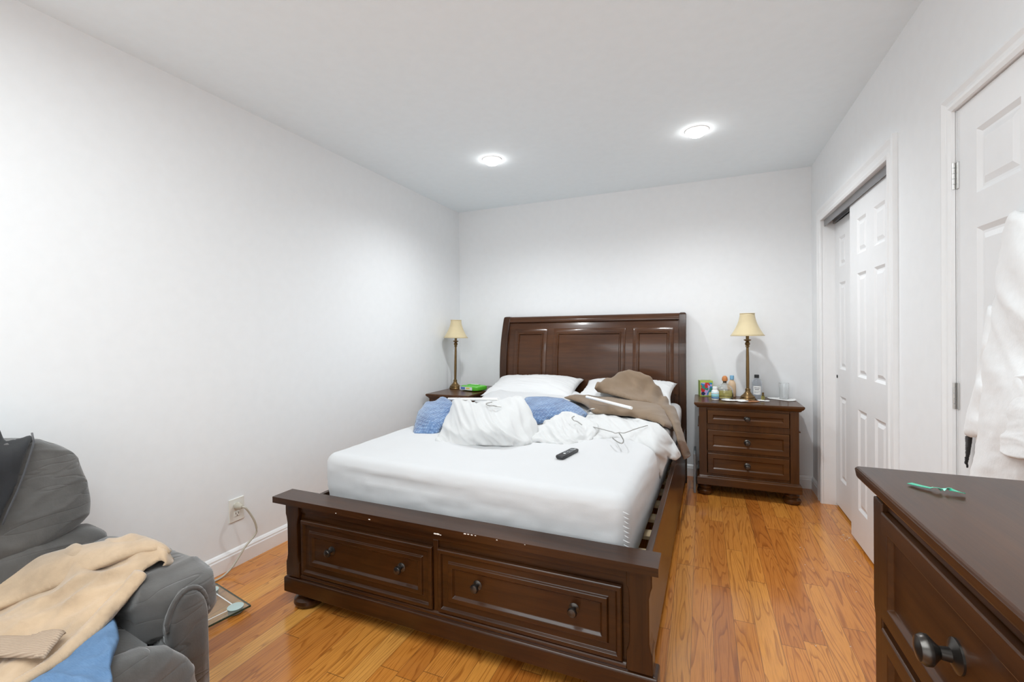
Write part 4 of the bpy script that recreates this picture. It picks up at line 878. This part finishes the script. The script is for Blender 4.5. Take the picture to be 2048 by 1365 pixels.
# ------------------------------------------------------------------ armchair (faces +X, back to the left wall)
ch = thing('recliner_armchair', 'grey microsuede recliner in the left corner, heaped with clothes', 'armchair', (-1.8, .46, 0))
def cl(n, bm, mat='suede', par=ch, **k): return link(n, bm, mat, par, world=True, smooth=True, **k)
cl('seat_base', puff(-2.05, -1.40, .15, .76, .03, .33, 8, 20, .004))
def seat_shape(r, q):
    x, y, z = r; x += .02 * (1 - abs(q.y) ** 3) * (q.x > 0) * q.x; z += .02 * (1 - q.x ** 2) * (1 - q.y ** 2) * (q.z > 0); return x, y, z
cl('seat_cushion', puff(-2.06, -1.38, .15, .785, .20, .425, 4.2, 34, .006, 5, 2., seat_shape))
def foot_shape(r, q):
    x, y, z = r; z -= .035 * max(0, abs(q.y) - .55) ** 1.2 * 2 * (q.z > 0); return x, y, z
cl('footrest_pad', puff(-1.42, -1.275, .10, .805, .05, .452, 3.4, 40, .006, 6, 4., foot_shape))
def arm(y0, y1, sgn):
    b = cl('arm', puff(-2.08, -1.44, y0, y1, .03, .46, 9, 22, .003))
    c, hw_ = (y0 + y1) / 2, (y1 - y0) / 2 + .004
    def sh(r, q):
        x, y, z = r
        if z < .42: y = c + (y - c) * (1 + .05 * (.42 - z) / .1)
        return x, y, z
    cl('arm_pad', puff(-2.10, -1.392, y0 - .042, y1 + .082, .345, .540, 3.8, 46, .008, 6, 6. + sgn, sh), par=b)
    poly = [(c - hw_, .05)] + [(c - (hw_ - .002) * math.cos(PI * k / 14), .413 + .092 * math.sin(PI * k / 14)) for k in range(15)] + [(c + hw_, .05)]
    f = MB().loft([[(xx, c + (a - c) * s, b_ * s2) for a, b_ in poly] for xx, s, s2 in ((-1.46, 1, 1), (-1.392, 1, 1), (-1.380, .96, .992), (-1.374, .85, .97), (-1.372, .5, .9))])
    cl('front_panel', f.bm, par=b)
    pp = [(-1.390, c + (a - c) * 1.06, b_ + .004) for a, b_ in poly[1:-1]]
    cl('panel_piping', MB().tube(pp, .0075, 8).bm, par=b)
arm(.772, .874, 1); arm(.035, .140, -1)
def back_shape(r, q):
    x, y, z = r
    t_ = (z - .40) / .5
    x -= .17 * t_
    k = max(0, (z - .57) / .34); y = .46 + (y - .46) * (1 - .09 * k)
    return x, y, z
bk = cl('backrest', puff(-2.15, -2.02, .06, .84, .10, .84, 5, 30, .003, 3, 3., back_shape))
cl('back_cushion', puff(-2.11, -1.88, .03, .905, .555, .915, 3.8, 60, .006, 6, 7., back_shape), par=bk)
cl('lumbar_cushion', puff(-2.08, -1.89, .02, .915, .38, .605, 3.6, 46, .006, 7, 9., back_shape), par=bk)

j = cloth('hooded_jacket', JACKET, 'black_cloth', wr=.010, ang=1.3, fq=(6, 1.5), seed=21., thick=.01, res=60, toward=(1, -.4, .3))
tag(j, 'black jacket slung over the recliner\'s backrest', 'jacket')
edge = [(-2.09, .672, .938), (-2.075, .657, .90), (-2.04, .64, .845), (-2.0, .62, .77), (-1.965, .60, .70), (-1.94, .575, .64)]
pj = [p[2:] for p in JACKET[0][8:9] + JACKET[0][11:17]]
link('edge_piping', MB().tube([Vector(p) + Vector((.008, .002, .002)) for p in pj], .0028, 6), 'black_piping', j, smooth=True)
tag(cloth('jeans', JEANS, 'denim', wr=.016, ang=-.35, fq=(12, 2), seed=23., thick=.008, res=70), 'light blue jeans on the recliner seat beneath the tan sweatshirt', 'jeans')
sw = cloth('sweatshirt', SWEATER, 'tan', wr=.026, ang=-.51, fq=(12, 1.4), seed=25., thick=.009, res=100, edge=.14)
tag(sw, 'tan fleece sweatshirt draped over the recliner\'s seat and arm', 'sweatshirt')
cloth('ribbed_hem', SWEATER_HEM, 'hem', sw, wr=.003, ang=-.3, fq=(5, 1), seed=26., thick=.006, res=50, lift=.018)
cloth('sleeve', SWEATER_SLEEVE, 'tan', sw, wr=.008, ang=-.45, fq=(8, 1), seed=29., thick=.016, res=80, lift=.030, edge=.12)
cloth('turned_edge', SWEATER_EDGE, 'tan', sw, wr=.005, ang=-.7, fq=(5, 1), seed=28., thick=.012, res=70, lift=.014, edge=.05)
tag(cloth('paper_scrap', PAPER_SCRAP, 'paper', wr=.004, seed=27., thick=.0012, res=20), 'crumpled grey-white paper between the sweatshirt and backrest', 'paper')

# ------------------------------------------------------------------ dresser (front faces -X)
dr = thing('dresser', 'dark cherry dresser in the right foreground with a bare top', 'dresser', (.56, .40, 0))
def dl(n, m, mat='wood_dr', par=dr, bevel=.003, **k): return link(n, m, mat, par, world=True, bevel=bevel, **k)
DX0, DX1, DY_0, DY_1 = .335, .742, -.34, 1.155
dl('top', MB().rects(DX0, DX1, DY_0, DY_1, [(.898, -.004), (.903, .004), (.910, .006), (.914, .013), (.921, .022), (.926, .027), (.930, .029), (.944, .031), (.948, .030), (.950, .027)]))
c = MB().box(DX0 + .004, DX1, DY_1 - .02, DY_1 - .006, .09, .9).box(DX0 + .004, DX1, DY_0 + .006, DY_0 + .02, .09, .9)
c.box(DX1 - .02, DX1, DY_0, DY_1, .09, .9).box(DX0 + .02, DX1, DY_0 + .02, DY_1 - .02, .10, .13)
for z0, z1 in ((.884, .9), (.652, .668), (.388, .404), (.125, .14)): c.box(DX0 + .002, DX0 + .03, DY_0, DY_1 - .04, z0, z1)
dl('carcass', c)
for y0, y1 in ((DY_1 - .05, DY_1 - .004), (DY_0 + .004, DY_0 + .05)):
    cc = (y0 + y1) / 2
    poly = [(cc - .023, .9), (cc - .023, .09), (cc + .013, .09), (cc + .013, .60), (cc + .014, .655), (cc + .023, .675), (cc + .023, .9)]
    dl('corner_post', MB().prism(poly, lambda a, b, d: (d, a, b), DX0 - .008, DX0 + .05), 'wood_dr_z')
for y in (.555, .03): dl('stile', MB().box(DX0 + .002, DX0 + .03, y - .012, y + .012, .13, .9), 'wood_dr_z')
Fd = lambda a, b, c_: (DX0 - c_, a, b)
st = [(0, .008), (.003, .010), (.034, .010), (.040, .0), (.044, .0)]
for y0, y1 in ((.568, 1.104), (.043, .542), (-.29, .017)):
    for z0, z1 in ((.669, .883), (.405, .651), (.141, .387)):
        d = dl('drawer', MB().nested(Fd, y0, y1, z0, z1, st, back=-.02), bevel=.0015)
        knob(d, (DX0 + .0, (y0 + y1) / 2 if y0 > 0 else y0 + .15, (z0 + z1) / 2), 1.3, 'x')
dl('base_moulding', MB().rects(DX0, DX1, DY_0, DY_1, [(.0, .008), (.09, .008), (.098, .002), (.104, 0)]))
rb = thing('satin_ribbon', 'short green satin ribbon lying twisted on the dresser top', 'ribbon', (.39, 1.045, .95))
def strip(pts, w0, tw, mat, par):
    P = smooth_pts(pts, 6); m = MB(); rr = []
    for i, p in enumerate(P):
        a = tw * i / len(P); tdir = (P[min(i + 1, len(P) - 1)] - P[max(0, i - 1)]).normalized()
        sd = tdir.cross(Vector((0, 0, 1))).normalized(); n = sd.cross(tdir)
        d = sd * math.cos(a) + n * abs(math.sin(a)) * .6
        rr.append([p - d * w0, p + d * w0, p + d * w0 + n * .0008, p - d * w0 + n * .0008])
    m.loft(rr); return link('ribbon_strip', m, mat, par, smooth='auto', world=True)
strip([(.362, 1.075, .953), (.374, 1.060, .954), (.386, 1.052, .954)], .0062, .2, 'ribbon', rb)
strip([(.385, 1.052, .955), (.392, 1.046, .957), (.398, 1.044, .9545)], .0055, 1.2, 'ribbon_lt', rb)
strip([(.398, 1.044, .955), (.404, 1.046, .958), (.411, 1.045, .957)], .0050, 1.4, 'ribbon_lt', rb)
strip([(.410, 1.045, .957), (.417, 1.040, .956), (.426, 1.035, .955)], .0068, .6, 'ribbon', rb)

# ------------------------------------------------------------------ bathrobe on the door
ro = cloth('bathrobe', ROBE, 'terry', wr=.013, ang=1.45, fq=(16, .5), seed=31., thick=.008, res=90, toward=(-1, -.3, 0), edge=.03, fine=.12)
tag(ro, 'white terry bathrobe hanging on the panelled door behind the dresser', 'bathrobe')
cloth('sleeve', ROBE_SLEEVE, 'terry', ro, wr=.0015, ang=1.35, lift=.004, fq=(5, .8), seed=33., thick=.012, res=60, toward=(-1, -.3, 0), edge=.05, fine=.12)
cloth('pocket_flap', ROBE_POCKET, 'terry', ro, wr=.004, ang=.2, fq=(7, 1.2), seed=35., thick=.006, res=60, toward=(-1, -.3, 0), fine=.1)
tag(cloth('hanging_strap', STRAP, 'black_cloth', wr=.001, seed=37., thick=.004, res=30, toward=(-1, -.3, 0)), 'thin black tapering strap hanging below the bathrobe sleeve', 'strap')

# lint by the closet door
m = MB()
for i in range(26):
    a = R.uniform(0, 6.28)
    if i < 12: x, y = .785 + R.gauss(0, .012), 3.20 + R.gauss(0, .025)
    else: x, y = R.uniform(.35, .80), R.uniform(2.0, 3.1)
    L = R.uniform(.003, .010) * (1 if i < 12 else .5)
    m.tube([(x, y, .0016), (x + L * math.cos(a), y + L * math.sin(a), .002 + (.006 if i < 12 else 0) * R.random()), (x + L * 1.4 * math.cos(a + .7), y + L * 1.4 * math.sin(a + .7), .0016)], .0008, 5)
lt = link('floor_lint', m, 'dust', None); lt['kind'] = 'stuff'; tag(lt, 'pale lint and crumbs on the floor by the closet doors', 'lint')

# ------------------------------------------------------------------ light
def area(name, loc, rot, sx, sy, power, col=(1, 1, 1)):
    l = bpy.data.lights.new(name, 'AREA'); l.shape = 'RECTANGLE'; l.size = sx; l.size_y = sy; l.energy = power; l.color = col
    o = bpy.data.objects.new(name, l); C.objects.link(o); o.location = loc; o.rotation_euler = rot; return o
LC = (.88, .965, 1)
area('rear_fill_light', (-.75, YF + .06, 1.35), (PI / 2, 0, 0), 2.7, 1.9, 19, LC)  # broad fill added behind the camera; the front wall has no window
area('overhead_fill_light', (-.75, .1, ZC - .06), (0, 0, 0), 1.6, 1.6, 48, LC)  # overhead fill added to brighten upward faces; no fixture hangs here
for x, y in ((-1.395, 2.95), (-.02, 3.06)):
    l = bpy.data.lights.new('ceiling_lamp', 'SPOT'); l.energy = 64; l.shadow_soft_size = .05; l.color = (.93, .975, 1); l.spot_size = 2.75; l.spot_blend = 1
    o = bpy.data.objects.new('ceiling_lamp', l); C.objects.link(o); o.location = (x, y, ZC - .06)
wd = bpy.data.worlds.new('World'); bpy.context.scene.world = wd; wd.use_nodes = True
wd.node_tree.nodes['Background'].inputs[0].default_value = (.8, .8, .82, 1); wd.node_tree.nodes['Background'].inputs[1].default_value = .3

# ------------------------------------------------------------------ move origins of single-mesh things to their base
bpy.context.view_layer.update()
for o in list(C.objects):
    if o.type == 'MESH' and o.parent is None and 'category' in o and o.data.users == 1 and o.location.length < 1e-6:
        vs = [v.co for v in o.data.vertices]
        off = Vector(((min(v.x for v in vs) + max(v.x for v in vs)) / 2, (min(v.y for v in vs) + max(v.y for v in vs)) / 2, min(v.z for v in vs)))
        o.data.transform(Matrix.Translation(-off)); o.location = off
        for c_ in o.children: c_.location -= off

# ------------------------------------------------------------------ camera
f_, yaw, pit, rol, sy_ = 893.7, .4017, -.0083, -.0115, -10.7
Fv = Vector((-math.sin(yaw) * math.cos(pit), math.cos(yaw) * math.cos(pit), math.sin(pit)))
R0 = Vector((math.cos(yaw), math.sin(yaw), 0)); U0 = R0.cross(Fv)
Rv = R0 * math.cos(rol) + U0 * math.sin(rol); Uv = -R0 * math.sin(rol) + U0 * math.cos(rol)
cam = bpy.data.cameras.new('camera'); co = bpy.data.objects.new('camera', cam); C.objects.link(co)
cam.sensor_fit = 'HORIZONTAL'; cam.sensor_width = 36; cam.lens = f_ / 2048 * 36; cam.shift_y = sy_ / 2048; cam.clip_start = .02
co.matrix_world = Matrix(((Rv.x, Uv.x, -Fv.x, 0), (Rv.y, Uv.y, -Fv.y, 0), (Rv.z, Uv.z, -Fv.z, 1.25), (0, 0, 0, 1)))
sc = bpy.context.scene; sc.camera = co
sc.view_settings.view_transform = 'Standard'; sc.view_settings.look = 'None'; sc.view_settings.exposure = 0; sc.view_settings.gamma = 1
sc.cycles.max_bounces = 10; sc.cycles.diffuse_bounces = 6; sc.cycles.transmission_bounces = 8; sc.cycles.use_denoising = True
sc.cycles.caustics_refractive = False; sc.cycles.caustics_reflective = False; sc.cycles.sample_clamp_indirect = 4
